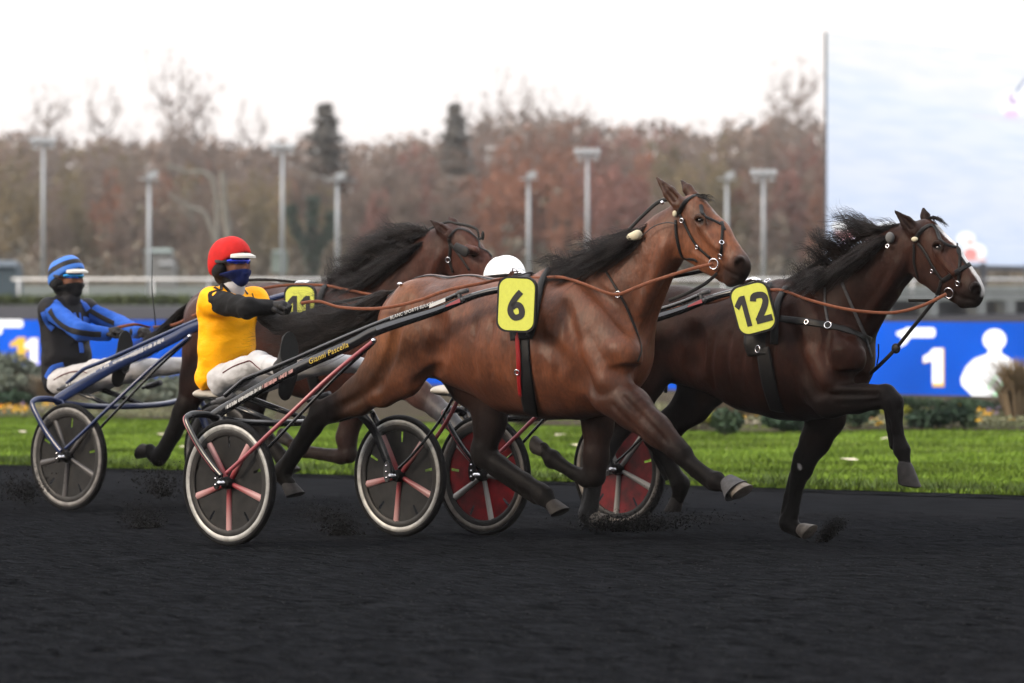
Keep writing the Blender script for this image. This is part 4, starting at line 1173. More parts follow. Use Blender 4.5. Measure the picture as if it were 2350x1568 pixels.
    def hair(s, name, roots, flow, n, r0=.0022, seg=9, spread=.05, seed=1, m=None, wave=.02):
        """strands: roots = polyline of (u,v,lat); flow = list of polylines (u,v,lat) for matching root parameters"""
        rg = np.random.default_rng(seed)
        fr = s.fr
        RT = [np.array(fr.S(*p)) for p in roots]
        FL = [[np.array(fr.S(*p)) for p in f] for f in flow]
        mb_v, mb_f = [], []
        # locks: strands gather in tufts
        nl = max(8, n // 14)
        locks = [(rg.random(), rg.normal(0, 1, 3), rg.uniform(.72, 1.12), rg.random() * 6.28) for _ in range(nl)]
        for i in range(n):
            lk = locks[rg.integers(nl)]
            t = min(max(lk[0] + rg.normal(0, .02), 0), 1)
            x = t * (len(RT) - 1); k = min(int(x), len(RT) - 2); f = x - k
            root = RT[k] * (1 - f) + RT[k + 1] * f
            m_ = len(FL)
            y = t * (m_ - 1); k2 = min(int(y), m_ - 2); g = y - k2
            pa = spline(FL[k2], seg); pb = spline(FL[k2 + 1], seg)
            path = [a * (1 - g) + b * g for a, b in zip(pa, pb)]
            d0 = path[0]
            ln = lk[2] * rg.uniform(.8, 1.08)
            fly = 2.5 if rg.random() < .08 else 1.0
            jit = lk[1] * spread * 1.25 + rg.normal(0, 1, 3) * spread * .15 * fly
            ln *= .8 if fly > 1 else 1.0
            ph = lk[3] + rg.normal(0, .5)
            pts = []
            for q in range(seg + 1):
                w = q / seg
                o = path[q] - d0
                amp = wave * w * (math.sin(w * 6 + ph) + .5 * math.sin(w * 11 + 2 * ph))
                pts.append(root + o * ln + jit * (w ** 1.15) + np.array([0, .6, 1]) * amp + rg.normal(0, .002, 3))
            rr = r0 * rg.uniform(.7, 1.3)
            base = len(mb_v)
            for q in range(seg + 1):
                a = pts[max(q - 1, 0)]; b_ = pts[min(q + 1, seg)]
                d = b_ - a; d = d / (np.linalg.norm(d) + 1e-9)
                e1 = np.cross(d, (.3, .5, .81)); e1 /= np.linalg.norm(e1) + 1e-9
                e2 = np.cross(d, e1)
                w = q / seg
                r_ = rr * (1 - .9 * w)
                for z in range(3):
                    aa = z * 2.094
                    mb_v.append(tuple(pts[q] + r_ * (math.cos(aa) * e1 + math.sin(aa) * e2)))
            for q in range(seg):
                for z in range(3):
                    z2 = (z + 1) % 3
                    mb_f.append((base + q * 3 + z, base + q * 3 + z2, base + (q + 1) * 3 + z2, base + (q + 1) * 3 + z))
        me = bpy.data.meshes.new(name); me.from_pydata(mb_v, [], mb_f)
        return link(name, me, m or M_HAIR, s.o, smooth=True)
    def plate(s, cu, cv, wpx, hpx, rot, lat, digits, rad=22, dig_h=66, dig_off=(0, 0), wt=.045):
        """numbered cloth on the saddle, outline given in the picture and set upright beside the saddle pad"""
        fr = s.fr; c, sn = math.cos(R(rot)), math.sin(R(rot))
        def pt(x, y, la): return fr.S(cu + x * c + y * sn, cv - x * sn + y * c, la)
        def outline(w, h, rd, la):
            o = []
            for (sx_, sy_, a0) in ((1, -1, -90), (1, 1, 0), (-1, 1, 90), (-1, -1, 180)):
                for i in range(9):
                    a = R(a0 + 90 * i / 8)
                    o.append(pt(sx_ * (w / 2 - rd) + rd * math.cos(a), sy_ * (h / 2 - rd) + rd * math.sin(a), la))
            return o
        bl = MB().slab(outline(wpx + 5, hpx + 6, rad + 2, lat), (0, .012, 0)).build('number_plate', M_BLACK, s.o, auto=40)
        fc = MB().slab(outline(wpx - 3, hpx - 3, rad, lat - .0035), (0, .0035, 0)).build('plate_face', M_PLATE, bl)
        # numeral, drawn as broad strokes
        W = {'1': 52, '6': 66, '2': 64}
        adv = [W[d] for d in digits]; gap = 8 if digits != '11' else 4
        tot = sum(adv) + gap * (len(digits) - 1); x0 = -tot / 2
        q = MB()
        for d, w_ in zip(digits, adv):
            for path in GLYPH[d]:
                pp = spline(path, 36) if len(path) > 3 else [np.array(p, float) for p in path]
                L_, R_ = [], []
                hw = 10.5
                for k_ in range(len(pp)):
                    a = pp[max(k_ - 1, 0)]; b_ = pp[min(k_ + 1, len(pp) - 1)]
                    tx, ty = b_[0] - a[0], b_[1] - a[1]; l_ = math.hypot(tx, ty) or 1
                    nx, ny = -ty / l_ * hw, tx / l_ * hw
                    L_.append((pp[k_][0] + nx, pp[k_][1] + ny)); R_.append((pp[k_][0] - nx, pp[k_][1] - ny))
                def tp(xy, lift):
                    sc = dig_h / 100.0
                    return pt((x0 + xy[0] * w_ / 60.0) * sc * .88 + dig_off[0], (50 - xy[1]) * sc + dig_off[1], lat - .0052 - lift)
                lf = .0004 * GLYPH[d].index(path)
                vs = [tp(p, lf) for p in L_] + [tp(p, lf) for p in R_]; m_ = len(pp)
                q.add(vs, [(k_, k_ + 1, m_ + k_ + 1, m_ + k_) for k_ in range(m_ - 1)])
            x0 += w_ + gap
        q.build('numeral', M_INK, bl)
        return bl

# ---------------- the bay with number 6
BAY = (.086, .0295, .0140); BAY_SHADE = (.022, .0088, .0056); BAY_H = (.115, .042, .020); PT = (.0055, .0050, .0050)
GOLD_LIGHT = (.130, .047, .0165)  # warm light on the near rump and thigh, painted into the coat
h6 = Horse(F6)
h6.chain([(940, 748, 84), (985, 748, 113), (1080, 760, 125), (1180, 788, 146), (1265, 793, 160), (1345, 797, 152), (1400, 806, 112)], sy=.74, k=.06, c=BAY)
h6.chain([(1270, 640, 26), (1330, 650, 40)], sy=.5, k=.09, c=BAY)                    # withers
h6.chain([(1050, 820, 50), (1180, 870, 66), (1330, 890, 64)], sy=.9, k=.09, c=BAY_SHADE)       # belly, its shade painted in as a darker coat
h6.chain([(1370, 765, 118), (1422, 694, 98), (1470, 622, 75), (1525, 556, 55), (1565, 510, 48)], sy=.5, k=.1, c=BAY)
for sg in (-1, 1):
    la = .155 * sg
    h6.chain([(1322, 690, 36), (1368, 755, 50), (1414, 812, 56)], lat=la * .92, sy=.5, k=.09, c=BAY)   # shoulder blade
    h6.chain([(1414, 812, 54), (1392, 880, 50)], lat=la * 1.02, sy=.55, k=.07, c=BAY)
h6.chain([(1400, 815, 82), (1380, 900, 50)], sy=.8, k=.06, c=BAY)                     # breast
h6.chain([(940, 690, 40), (925, 760, 60)], lat=-.12, sy=.7, k=.06, c=GOLD_LIGHT)
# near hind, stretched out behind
h6.chain([(945, 755, 84), (908, 812, 70), (872, 868, 56), (822, 910, 42), (760, 940, 30)], lat=-.13, sy=.55, k=.05, c=GOLD_LIGHT, c2=(.016, .010, .008))
h6.chain([(965, 800, 62), (930, 860, 48), (880, 893, 42)], lat=-.15, sy=.5, k=.05, c=BAY)
h6.chain([(760, 940, 31), (737, 948, 28), (716, 980, 24), (688, 1024, 20), (654, 1074, 20), (646, 1086, 22), (654, 1100, 15), (664, 1112, 17)], lat=-.15, sy=.85, k=.02, c=PT)
h6.chain([(722, 922, 10), (730, 938, 20)], lat=-.15, k=.02, c=PT)
h6.chain([(1096, 1048, 14), (1090, 1040, 10)], lat=.14, k=.02, c=PT)
h6.tendon([(1136, 1072), (1190, 1108), (1238, 1140)], (-8, 10), 10, .14, PT)
# far hind, reaching under
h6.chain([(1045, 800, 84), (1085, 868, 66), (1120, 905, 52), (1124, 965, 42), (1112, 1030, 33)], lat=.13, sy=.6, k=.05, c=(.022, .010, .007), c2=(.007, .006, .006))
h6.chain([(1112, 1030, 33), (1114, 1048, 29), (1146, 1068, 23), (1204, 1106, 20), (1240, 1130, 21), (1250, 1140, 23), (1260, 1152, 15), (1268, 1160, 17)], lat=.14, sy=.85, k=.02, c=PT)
# near fore, reaching out
h6.chain([(1400, 900, 54), (1452, 938, 46), (1508, 988, 35), (1552, 1030, 27)], lat=-.15, sy=.72, k=.045, c=(.044, .0165, .0100), c2=(.0055, .0046, .0045))
h6.tendon([(1566, 1050), (1600, 1080), (1638, 1110)], (-9, 7), 9, -.15, (.0048, .0042, .0042)); h6.chain([(1548, 1022, 9), (1566, 1034, 10)], lat=-.17, k=.014, c=(.0052, .0045, .0045))
h6.chain([(1552, 1030, 28), (1568, 1044, 24), (1586, 1062, 16), (1626, 1093, 16), (1644, 1105, 23), (1660, 1114, 15), (1678, 1120, 17)], lat=-.15, sy=.85, k=.015, c=(.0052, .0045, .0045))
# far fore, folded
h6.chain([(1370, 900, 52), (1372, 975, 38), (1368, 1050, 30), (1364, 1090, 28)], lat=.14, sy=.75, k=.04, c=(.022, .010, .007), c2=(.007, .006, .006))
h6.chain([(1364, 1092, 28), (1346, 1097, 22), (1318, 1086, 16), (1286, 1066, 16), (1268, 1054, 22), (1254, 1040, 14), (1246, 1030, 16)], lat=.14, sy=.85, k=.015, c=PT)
# head
h6.chain([(1590, 494, 48), (1642, 547, 43), (1684, 596, 33)], sy=.56, k=.03, c=BAY_H)
h6.chain([(1597, 556, 53), (1626, 590, 36), (1660, 626, 24)], sy=.42, k=.03, c=BAY_H)
h6.chain([(1695, 612, 33)], sy=.66, k=.025, c=(.012, .0095, .009))
h6.chain([(1694, 634, 20), (1677, 643, 17)], sy=.8, k=.02, c=(.010, .0085, .0085))
for sg in (-1, 1):
    h6.chain([(1594, 503, 4.5), (1600, 496, 5), (1610, 495, 5), (1619, 502, 4.5)], lat=.076 * sg, k=.014, c=(.03, .014, .009))
    h6.chain([(1596, 512, 4), (1607, 517, 4), (1618, 511, 4)], lat=.076 * sg, k=.014, c=(.03, .014, .009))
    h6.chain([(1612, 524, 9), (1648, 568, 7)], lat=.066 * sg, k=.035, c=BAY_H)                    # cheek ridge
    h6.chain([(1697, 600, 14)], lat=.042 * sg, k=.015, c=(.012, .0095, .009))
    h6.chain([(1700, 604, 11, .066 * sg), (1692, 612, 8, .066 * sg)], k=.008, c=(.006, .005, .005), op='sub')
h6.chain([(1660, 616, 3.5, -.085), (1680, 624, 3.5, -.08), (1704, 640, 3.0, -.06)], k=.006, c=(.012, .01, .01), op='sub')
h6.ear((1560, 470), (1508, 409), 18, -.055, (.070, .028, .015))
h6.ear((1592, 452), (1563, 414), 15, .055, (.050, .02, .012))
h6.presurf()
h6.groove([(1296, 705), (1316, 780), (1342, 850), (1366, 905)], 20, 0.0087)
h6.groove([(1345, 650), (1395, 700), (1448, 765)], 16, 0.0056)
h6.groove([(1548, 610), (1512, 690), (1478, 770)], 14, 0.0068)
h6.ridge([(1528, 560), (1506, 630), (1470, 715)], 14, 0.0049, c=BAY)
h6.ridge([(1405, 800), (1440, 806), (1450, 835)], 26, 0.0070, c=BAY)
h6.groove([(1462, 850), (1432, 852), (1402, 862), (1380, 900)], 13, 0.0074)
h6.ridge([(1345, 800), (1372, 850), (1392, 880)], 26, 0.0056, c=BAY)
h6.groove([(1432, 912), (1480, 962), (1530, 1012)], 8, .0065, k=.012)
h6.groove([(1405, 930), (1450, 975), (1500, 1018)], 7, .004, k=.012)
h6.ridge([(1440, 895), (1500, 950), (1545, 1002)], 13, .005, c=(.020, .0092, .0070), k=.02)
h6.groove([(938, 690), (912, 760), (893, 830), (862, 888)], 15, 0.0068)
h6.groove([(1002, 735), (1010, 775), (1004, 815)], 34, 0.0112, k=.05)
h6.groove([(1012, 842), (985, 858), (955, 880)], 14, 0.0062)
h6.groove([(872, 880), (820, 915), (776, 936)], 9, 0.0043)
h6.ridge([(985, 672), (1010, 690)], 24, 0.0063, c=BAY)
for i_ in range(6):
    x_ = 1085 + 38 * i_
    h6.groove([(x_ + 8, 740), (x_, 800), (x_ + 6, 862)], 12, 0.0017, k=.02)
h6.groove([(1240, 780), (1300, 830), (1330, 880)], 26, 0.0056, k=.04)
h6.groove([(1660, 618), (1680, 629), (1703, 638)], 4.5, .006, k=.008, c=(.004, .003, .003))
h6.ridge([(1590, 580), (1622, 602), (1650, 618)], 5, 0.0021, k=.01, c=BAY_H)
h6.ridge([(1620, 520), (1640, 560), (1668, 590)], 5, 0.0021, k=.012, c=BAY_H)
o6 = h6.finish('horse', 'light bay horse trotting with yellow number 6 cloth, head raised high', 'horse', 'trotting horses')
h6.recolour([(1601, 507), (1611, 509)], .026, (.012, .008, .006), soft=.014)
h6.eyeball(1607, 505, 10.5, -.09)
h6.hoof(660, 1110, 10, 26, 38, 22, -.15, M_HOOF, toe=(1, .1))
h6.hoof(1265, 1155, 14, 26, 36, 23, .14, M_HOOF, toe=(1, .2))
h6.hoof(1676, 1112, 16, 20, 42, 27, -.15, M_HOOF_PALE, toe=(1, -.1), bell=M_GREYBOOT)
h6.hoof(1250, 1036, -20, -4, 34, 21, .14, M_HOOF, toe=(-.4, -.8))
h6.recolour_mid([(1636, 486), (1641, 493)], .011, (.13, .115, .105), reach=.02)
# hair
h6.hair('mane', [(1285, 622, 0), (1350, 606, -.02), (1405, 583, -.03), (1455, 548, -.03), (1505, 505, -.02)],
        [[(1285, 622, 0), (1262, 619, -.04), (1236, 616, -.06)], [(1350, 606, 0), (1318, 612, -.09), (1262, 628, -.12)],
         [(1405, 583, 0), (1368, 598, -.11), (1300, 618, -.15)], [(1455, 548, 0), (1425, 576, -.11), (1350, 606, -.15)],
         [(1505, 505, 0), (1472, 540, -.08), (1420, 572, -.12)]], 1700, r0=.0020, spread=.036, seed=3, wave=.04)
h6.hair('mane', [(1360, 600, -.03), (1440, 560, -.03), (1490, 515, -.02)],
        [[(1360, 600, 0), (1330, 580, -.02), (1290, 590, -.05)], [(1440, 560, 0), (1395, 555, -.03), (1335, 572, -.06)],
         [(1490, 515, 0), (1450, 520, -.03), (1400, 545, -.06)]], 260, r0=.0015, spread=.035, seed=5, wave=.035)
h6.hair('forelock', [(1572, 452, 0), (1592, 446, .01)], [[(1572, 452, 0), (1605, 448, -.02), (1632, 462, -.03)], [(1592, 446, 0), (1618, 452, .0), (1640, 470, .0)]], 70, r0=.002, spread=.012, seed=6, wave=.008)
h6.hair('tail', [(890, 668, -.02), (884, 700, -.01)],
        [[(890, 668, 0), (850, 690, -.03), (775, 735, -.06), (700, 752, -.06), (628, 752, -.05)],
         [(884, 700, 0), (848, 748, -.03), (785, 790, -.06), (710, 806, -.06), (640, 800, -.05)]], 1900, r0=.0022, spread=.050, seed=8, wave=.05, seg=12)
# harness
h6.strap('bridle', [(1559, 487), (1572, 464), (1600, 448), (1628, 455)], 10, M_LEATHER)
h6.strap('bridle', [(1556, 485), (1570, 511), (1586, 543), (1602, 567), (1631, 593)], 7, M_LEATHER)
h6.strap('bridle', [(1551, 505), (1553, 543), (1564, 586), (1580, 608)], 7, M_LEATHER)
h6.strap('bridle', [(1630, 458), (1650, 484), (1658, 517), (1656, 557), (1655, 588)], 7, M_LEATHER)
h6.strap('bridle', [(1652, 480), (1662, 492), (1670, 508)], 5, M_LEATHER)
h6.ring('bit_ring', 1640, 606, 12, M_STEEL, tr=.004)
h6.ring('bit_ring', 1656, 587, 6, M_STEEL, tr=.003)
h6.ring('buckle', 1655, 559, 5, M_STEEL, tr=.003)
h6.ring('buckle', 1567, 506, 5, M_STEEL, tr=.003)
h6.ring('buckle', 1602, 567, 4, M_STEEL, tr=.003)
p_, n_ = h6.hit(1552, 488, -.06, .012); MB().ball(p_, (.014, .010, .017)).build('brow_stud', M_CREAM, o6, smooth=True)
p_, n_ = h6.hit(1466, 547, -.1, .03)
pb = Body(); pb.cap(p_ - Vector((.03, 0, .004)), .022, p_ + Vector((.018, 0, .008)), .028, k=.01, c=(1, 1, 1))
link('ear_plug', pb.mesh('ear_plug', h=.005), M_CREAM, o6)
h6.cord('plug_cord', [(1472, 543, -.13), (1500, 520, -.12), (1530, 511, -.11), (1552, 514, -.10)], .003, M_GREYBOOT)
h6.cord('overcheck', [(1255, 628, 0), (1330, 598, 0), (1412, 557, .0), (1470, 500, .0), (1513, 463, .0), (1548, 458, 0)], (.004, .011), M_LEATHER, flat=(0, 1, 0))
p_ = F6.S(1520, 465, 0); MB().ball(p_, (.014, .01, .012)).build('overcheck_clip', M_STEEL, o6, smooth=True)
h6.strap('neck_strap', [(1391, 622), (1420, 671), (1441, 711), (1463, 770), (1471, 803), (1462, 830)], 6, M_LEATHER)
h6.ring('rein_ring', 1420, 676, 7, M_STEEL, tr=.003)
h6.strap('saddle_pad', [(1196, 632), (1192, 660), (1195, 720), (1200, 780)], 58, M_BLACK, lift=.014, th=.012)
h6.strap('girth', [(1200, 770), (1206, 840), (1212, 900), (1220, 948)], 40, M_LEATHER, lift=.01, th=.006)
h6.strap('saddle_roll', [(1262, 622), (1246, 648), (1236, 690), (1228, 745), (1216, 775)], 20, M_BLACK, lift=.012, th=.014)
h6.strap('girth_strap', [(1190, 762), (1192, 800), (1194, 850), (1199, 905)], 11, M_RED_STRAP, lift=.022)
h6.ring('buckle', 1192, 851, 6, M_STEEL, lift=.028)
h6.strap('crupper', [(886, 684), (900, 664), (940, 643), (1000, 632), (1090, 634), (1180, 634)], 7, M_LEATHER)
p_, n_ = h6.hit(920, 655, -.02, .01); MB().ball(p_, (.018, .012, .01)).build('buckle', M_STEEL, o6, smooth=True)
p_ = F6.S(1186, 628, -.05)
MB().tube([p_ + Vector((-.05, 0, -.012)), p_ + Vector((-.03, 0, .012)), p_ + Vector((.03, 0, .016)), p_ + Vector((.06, 0, -.01))], (.006, .02), n=8).tube([p_ + Vector((-.02, -.02, .0)), p_ + Vector((-.012, -.02, .03)), p_ + Vector((.014, -.02, .03)), p_ + Vector((.022, -.02, .0))], .004, n=8).build('saddle_bow', M_STEEL, o6, smooth=True)
h6.plate(1185, 699, 84, 122, -2.5, -.405, '6', dig_h=68, dig_off=(0, 3), wt=.035)
h6.cord('rein', [(691, 696, -.12), (732, 692, -.10), (779, 705, -.16), (846, 709, -.26), (900, 704, -.31), (960, 690, -.32), (1028, 666, -.31), (1108, 650, -.24), (1165, 639, -.12), (1243, 638, -.11), (1290, 637, -.17), (1340, 652, -.24), (1385, 670, -.245), (1418, 676, -.23), (1460, 660, -.19), (1500, 645, -.16), (1586, 618, -.13), (1636, 606, -.115)], (.0028, .0095), M_REIN, n=110, flat=(0, 1, .35))
h6.cord('rein', [(722, 706, .10), (780, 694, .12), (870, 676, .16), (1000, 650, .2), (1165, 632, .1), (1243, 632, .1), (1400, 655, .2), (1600, 625, .12), (1660, 606, .09)], (.003, .010), M_LEATHER, n=70, flat=(0, 1, .3))
h6.strap('rein_billet', [(1632, 610), (1640, 618), (1646, 624)], 12, M_REIN)
h6.cord('chin_strap', [(1535, 690, -.02), (1580, 672, 0), (1620, 650, -.02), (1645, 628, -.05)], (.004, .010), M_LEATHER, flat=(0, 1, 0))

# ---------------- the dark horse with number 12
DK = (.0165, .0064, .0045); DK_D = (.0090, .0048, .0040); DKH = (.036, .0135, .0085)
h12 = Horse(F12)
h12.chain([(1490, 772, 84), (1550, 768, 108), (1640, 778, 112), (1720, 796, 132), (1800, 806, 150), (1868, 812, 144), (1918, 824, 96)], sy=.74, k=.06, c=DK)
h12.chain([(1790, 672, 26), (1850, 690, 40)], sy=.5, k=.09, c=DK)
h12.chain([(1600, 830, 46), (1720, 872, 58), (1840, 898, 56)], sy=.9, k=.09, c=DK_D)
h12.chain([(1885, 775, 112), (1950, 692, 90), (2015, 627, 68), (2066, 580, 52), (2100, 556, 45)], sy=.5, k=.1, c=DK)
for sg in (-1, 1):
    la = .155 * sg
    h12.chain([(1842, 705, 34), (1885, 765, 48), (1930, 818, 52)], lat=la * .92, sy=.5, k=.09, c=DK)
    h12.chain([(1930, 818, 52), (1890, 885, 48)], lat=la * 1.02, sy=.55, k=.07, c=DK)
h12.chain([(1915, 828, 82), (1890, 905, 48)], sy=.8, k=.06, c=DK)
# near hind under the body, standing
h12.chain([(1480, 780, 82), (1478, 850, 66), (1452, 925, 48), (1398, 1008, 31)], lat=-.14, sy=.55, k=.05, c=DK, c2=PT)
h12.tendon([(1372, 1064), (1360, 1120), (1350, 1172)], (-12, -2), 9, -.15, PT)
h12.chain([(1398, 1008, 31), (1386, 1034, 27), (1370, 1080, 19), (1356, 1160, 18), (1350, 1182, 23), (1362, 1194, 16)], lat=-.15, sy=.85, k=.02, c=(.018, .0175, .0175))
# far hind, swinging forward
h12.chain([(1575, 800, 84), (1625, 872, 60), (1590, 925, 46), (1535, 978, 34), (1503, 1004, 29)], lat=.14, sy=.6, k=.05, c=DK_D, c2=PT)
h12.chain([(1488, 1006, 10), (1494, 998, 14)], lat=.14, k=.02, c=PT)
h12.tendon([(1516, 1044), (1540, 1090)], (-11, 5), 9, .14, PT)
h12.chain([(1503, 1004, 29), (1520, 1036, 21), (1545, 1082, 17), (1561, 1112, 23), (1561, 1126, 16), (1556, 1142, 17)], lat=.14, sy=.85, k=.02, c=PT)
# near fore, lifted
h12.chain([(1890, 880, 54), (1905, 912, 46), (1965, 913, 34), (2030, 911, 28)], lat=-.15, sy=.72, k=.045, c=(.013, .0082, .0066), c2=(.0062, .0052, .005))
h12.tendon([(2048, 946), (2054, 985), (2060, 1024)], (-12, 1), 8, -.15, (.0048, .0042, .0042))
h12.chain([(2034, 908, 27), (2050, 926, 25), (2056, 948, 17), (2060, 985, 13), (2066, 1018, 15), (2070, 1034, 20), (2075, 1052, 13), (2078, 1072, 15)], lat=-.15, sy=.85, k=.018, c=(.0052, .0045, .0045))
# far fore, planted
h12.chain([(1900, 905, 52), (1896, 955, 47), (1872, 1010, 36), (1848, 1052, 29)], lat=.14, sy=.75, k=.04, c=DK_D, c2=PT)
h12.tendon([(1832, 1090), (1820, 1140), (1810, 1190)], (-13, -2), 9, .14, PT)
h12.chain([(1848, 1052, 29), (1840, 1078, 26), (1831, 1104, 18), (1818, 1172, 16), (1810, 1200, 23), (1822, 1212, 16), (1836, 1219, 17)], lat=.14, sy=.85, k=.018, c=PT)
# head
h12.chain([(2124, 547, 45), (2174, 596, 41), (2222, 650, 32)], sy=.56, k=.03, c=DKH)
h12.chain([(2128, 606, 51), (2160, 642, 34), (2196, 676, 22)], sy=.42, k=.03, c=(.018, .009, .007))
h12.chain([(2232, 670, 31)], sy=.66, k=.025, c=(.009, .0075, .0075))
h12.chain([(2234, 688, 19), (2210, 694, 15)], sy=.8, k=.02, c=(.009, .0078, .0076))
for sg in (-1, 1):
    h12.chain([(2141, 564, 4.5), (2147, 557, 4.5), (2157, 556, 4.5), (2165, 562, 4.5)], lat=.076 * sg, k=.014, c=(.012, .007, .006))
    h12.chain([(2144, 573, 4), (2154, 577, 4), (2164, 571, 4)], lat=.076 * sg, k=.014, c=(.012, .007, .006))
    h12.chain([(2155, 584, 9), (2190, 626, 7)], lat=.066 * sg, k=.035, c=DKH)
    h12.chain([(2238, 660, 13)], lat=.042 * sg, k=.015, c=(.009, .0075, .0075))
    h12.chain([(2241, 663, 10, .066 * sg), (2235, 670, 7, .066 * sg)], k=.008, c=(.004, .004, .004), op='sub')
h12.chain([(2188, 672, 3.5, -.085), (2212, 682, 3.5, -.08), (2242, 694, 3.0, -.06)], k=.006, c=(.012, .01, .01), op='sub')
h12.ear((2102, 532), (2055, 485), 17, -.055, (.02, .010, .008))
h12.ear((2128, 512), (2118, 476), 14, .055, (.016, .009, .007))
h12.presurf()
h12.groove([(1808, 720), (1826, 790), (1850, 860), (1872, 905)], 18, 0.0081)
h12.groove([(1868, 680), (1910, 730), (1958, 785)], 15, 0.0056)
h12.groove([(2085, 640), (2052, 710), (2010, 780)], 13, 0.0068)
h12.ridge([(2068, 600), (2040, 660), (1990, 730)], 13, 0.0056, c=DK)
h12.ridge([(1920, 800), (1950, 812), (1958, 840)], 26, 0.0070, c=DK)
h12.groove([(1975, 868), (1940, 866), (1912, 872), (1888, 900)], 12, 0.0062)
h12.groove([(1885, 700), (1900, 760), (1890, 830), (1880, 900)], 11, 0.0037)
h12.ridge([(1862, 810), (1885, 850), (1900, 880)], 22, 0.0056, c=DKH)
h12.groove([(1912, 905), (1960, 906), (2014, 904)], 8, .008, k=.012); h12.groove([(1922, 928), (1970, 927), (2018, 920)], 6, .006, k=.012); h12.ridge([(1905, 893), (1960, 892), (2015, 892)], 9, .004, c=(.011, .007, .0058), k=.014)
h12.ridge([(2040, 918), (2052, 935)], 9, .004, k=.01, c=(.006, .005, .005))
for i_ in range(5):
    x_ = 1630 + 36 * i_
    h12.groove([(x_ + 8, 770), (x_, 830), (x_ + 6, 885)], 12, 0.0017, k=.02)
h12.groove([(1590, 760), (1600, 800), (1592, 840)], 30, 0.0087, k=.05)
h12.groove([(2190, 676), (2212, 686), (2240, 692)], 4.5, .006, k=.008, c=(.004, .003, .003))
h12.ridge([(2156, 580), (2176, 620), (2204, 648)], 5, 0.0021, k=.012, c=DKH)
o12 = h12.finish('horse', 'near black horse with white face blaze leading on the right, number 12 cloth', 'horse', 'trotting horses')
h12.recolour_mid([(2160, 530), (2186, 556), (2210, 592), (2232, 630), (2252, 662)], .021, (.42, .41, .41))
h12.recolour([(1834, 1068), (1836, 1074)], .014, (.35, .34, .33))
h12.recolour([(2148, 568), (2158, 570)], .024, (.008, .006, .005), soft=.015)
h12.eyeball(2154, 566, 9.5, -.09)
h12.hoof(1360, 1188, 14, 14, 32, 22, -.15, M_HOOF_PALE, toe=(1, .2))
h12.hoof(1556, 1140, -4, 26, 40, 20, .14, M_HOOF, toe=(-.6, .6))
h12.hoof(2076, 1068, 1, 26, 50, 26, -.15, M_HOOF, toe=(.6, .8))
h12.hoof(1836, 1214, 16, 14, 30, 22, .14, M_HOOF_PALE, toe=(1, .2))
h12.hair('mane', [(1825, 645, 0), (1890, 628, -.01), (1950, 592, -.02), (2010, 555, -.02), (2075, 520, -.01)],
         [[(1825, 645, 0), (1805, 646, -.03), (1785, 650, -.05)], [(1890, 628, 0), (1872, 600, -.03), (1855, 580, -.04)],
          [(1950, 592, 0), (1905, 560, -.05), (1858, 545, -.06)], [(2010, 555, 0), (1962, 508, -.04), (1912, 494, -.05)],
          [(2075, 520, 0), (2015, 522, -.06), (1925, 540, -.08)]], 1300, r0=.0018, spread=.032, seed=13, wave=.026)
h12.hair('mane', [(1850, 640, -.02), (1920, 612, -.03), (1990, 570, -.03), (2060, 528, -.02)],
         [[(1850, 640, 0), (1830, 655, -.1), (1800, 664, -.14)], [(1920, 612, 0), (1890, 635, -.13), (1850, 655, -.16)],
          [(1990, 570, 0), (1950, 600, -.13), (1895, 640, -.16)], [(2060, 528, 0), (2020, 560, -.1), (1960, 600, -.14)]], 1600, r0=.0021, spread=.03, seed=14, wave=.032)
h12.hair('forelock', [(2120, 505, 0), (2140, 500, .01)], [[(2120, 505, 0), (2145, 498, -.02), (2165, 512, -.03)], [(2140, 500, 0), (2156, 505, 0), (2172, 525, .0)]], 80, r0=.002, spread=.012, seed=16, wave=.008)
h12.hair('tail', [(1425, 690, -.02), (1418, 715, 0)],
         [[(1425, 690, 0), (1385, 730, -.03), (1310, 820, -.06), (1235, 900, -.06), (1172, 965, -.05)],
          [(1418, 715, 0), (1385, 780, -.03), (1330, 870, -.05), (1260, 930, -.05), (1190, 968, -.05)]], 800, r0=.0021, spread=.04, seed=18, wave=.03, seg=12)
h12.strap('bridle', [(2098, 556), (2108, 536), (2130, 519), (2163, 514)], 9, M_LEATHER)
h12.strap('bridle', [(2107, 559), (2122, 577), (2141, 612), (2163, 645)], 8, M_LEATHER)
h12.strap('bridle', [(2163, 645), (2194, 625), (2226, 607)], 11, M_LEATHER)
h12.strap('bridle', [(2163, 515), (2196, 559), (2203, 592), (2200, 627), (2200, 645)], 7, M_LEATHER)
h12.strap('bridle', [(2160, 645), (2156, 662), (2150, 676)], 8, M_LEATHER)
h12.strap('bridle', [(2196, 560), (2212, 570), (2222, 588)], 5, M_LEATHER)
h12.strap('bridle', [(2097, 560), (2098, 580), (2098, 605), (2108, 640)], 6, M_LEATHER)
h12.ring('bit_ring', 2180, 672, 12, M_STEEL, tr=.004)
h12.ring('bit_ring', 2200, 649, 6, M_STEEL, tr=.003)
h12.ring('buckle', 2141, 622, 4, M_STEEL, tr=.003)
p_, n_ = h12.hit(2101, 547, -.06, .012); MB().ball(p_, (.022, .012, .014)).build('brow_stud', M_CREAM, o12, smooth=True)
p_, n_ = h12.hit(2048, 549, -.1, .025); MB().ball(p_, (.028, .022, .032)).build('ear_plug', mat('grey_plug', (.10, .10, .10), rough=.8), o12, smooth=True)
h12.ring('buckle', 2043, 567, 4, M_STEEL, lift=.03)
h12.cord('overcheck', [(1765, 660, 0), (1785, 650, 0), (1810, 643, 0), (1860, 614, 0), (1900, 588, 0), (2000, 535, 0), (2085, 512, 0)], (.004, .012), M_LEATHER, flat=(0, 1, 0))
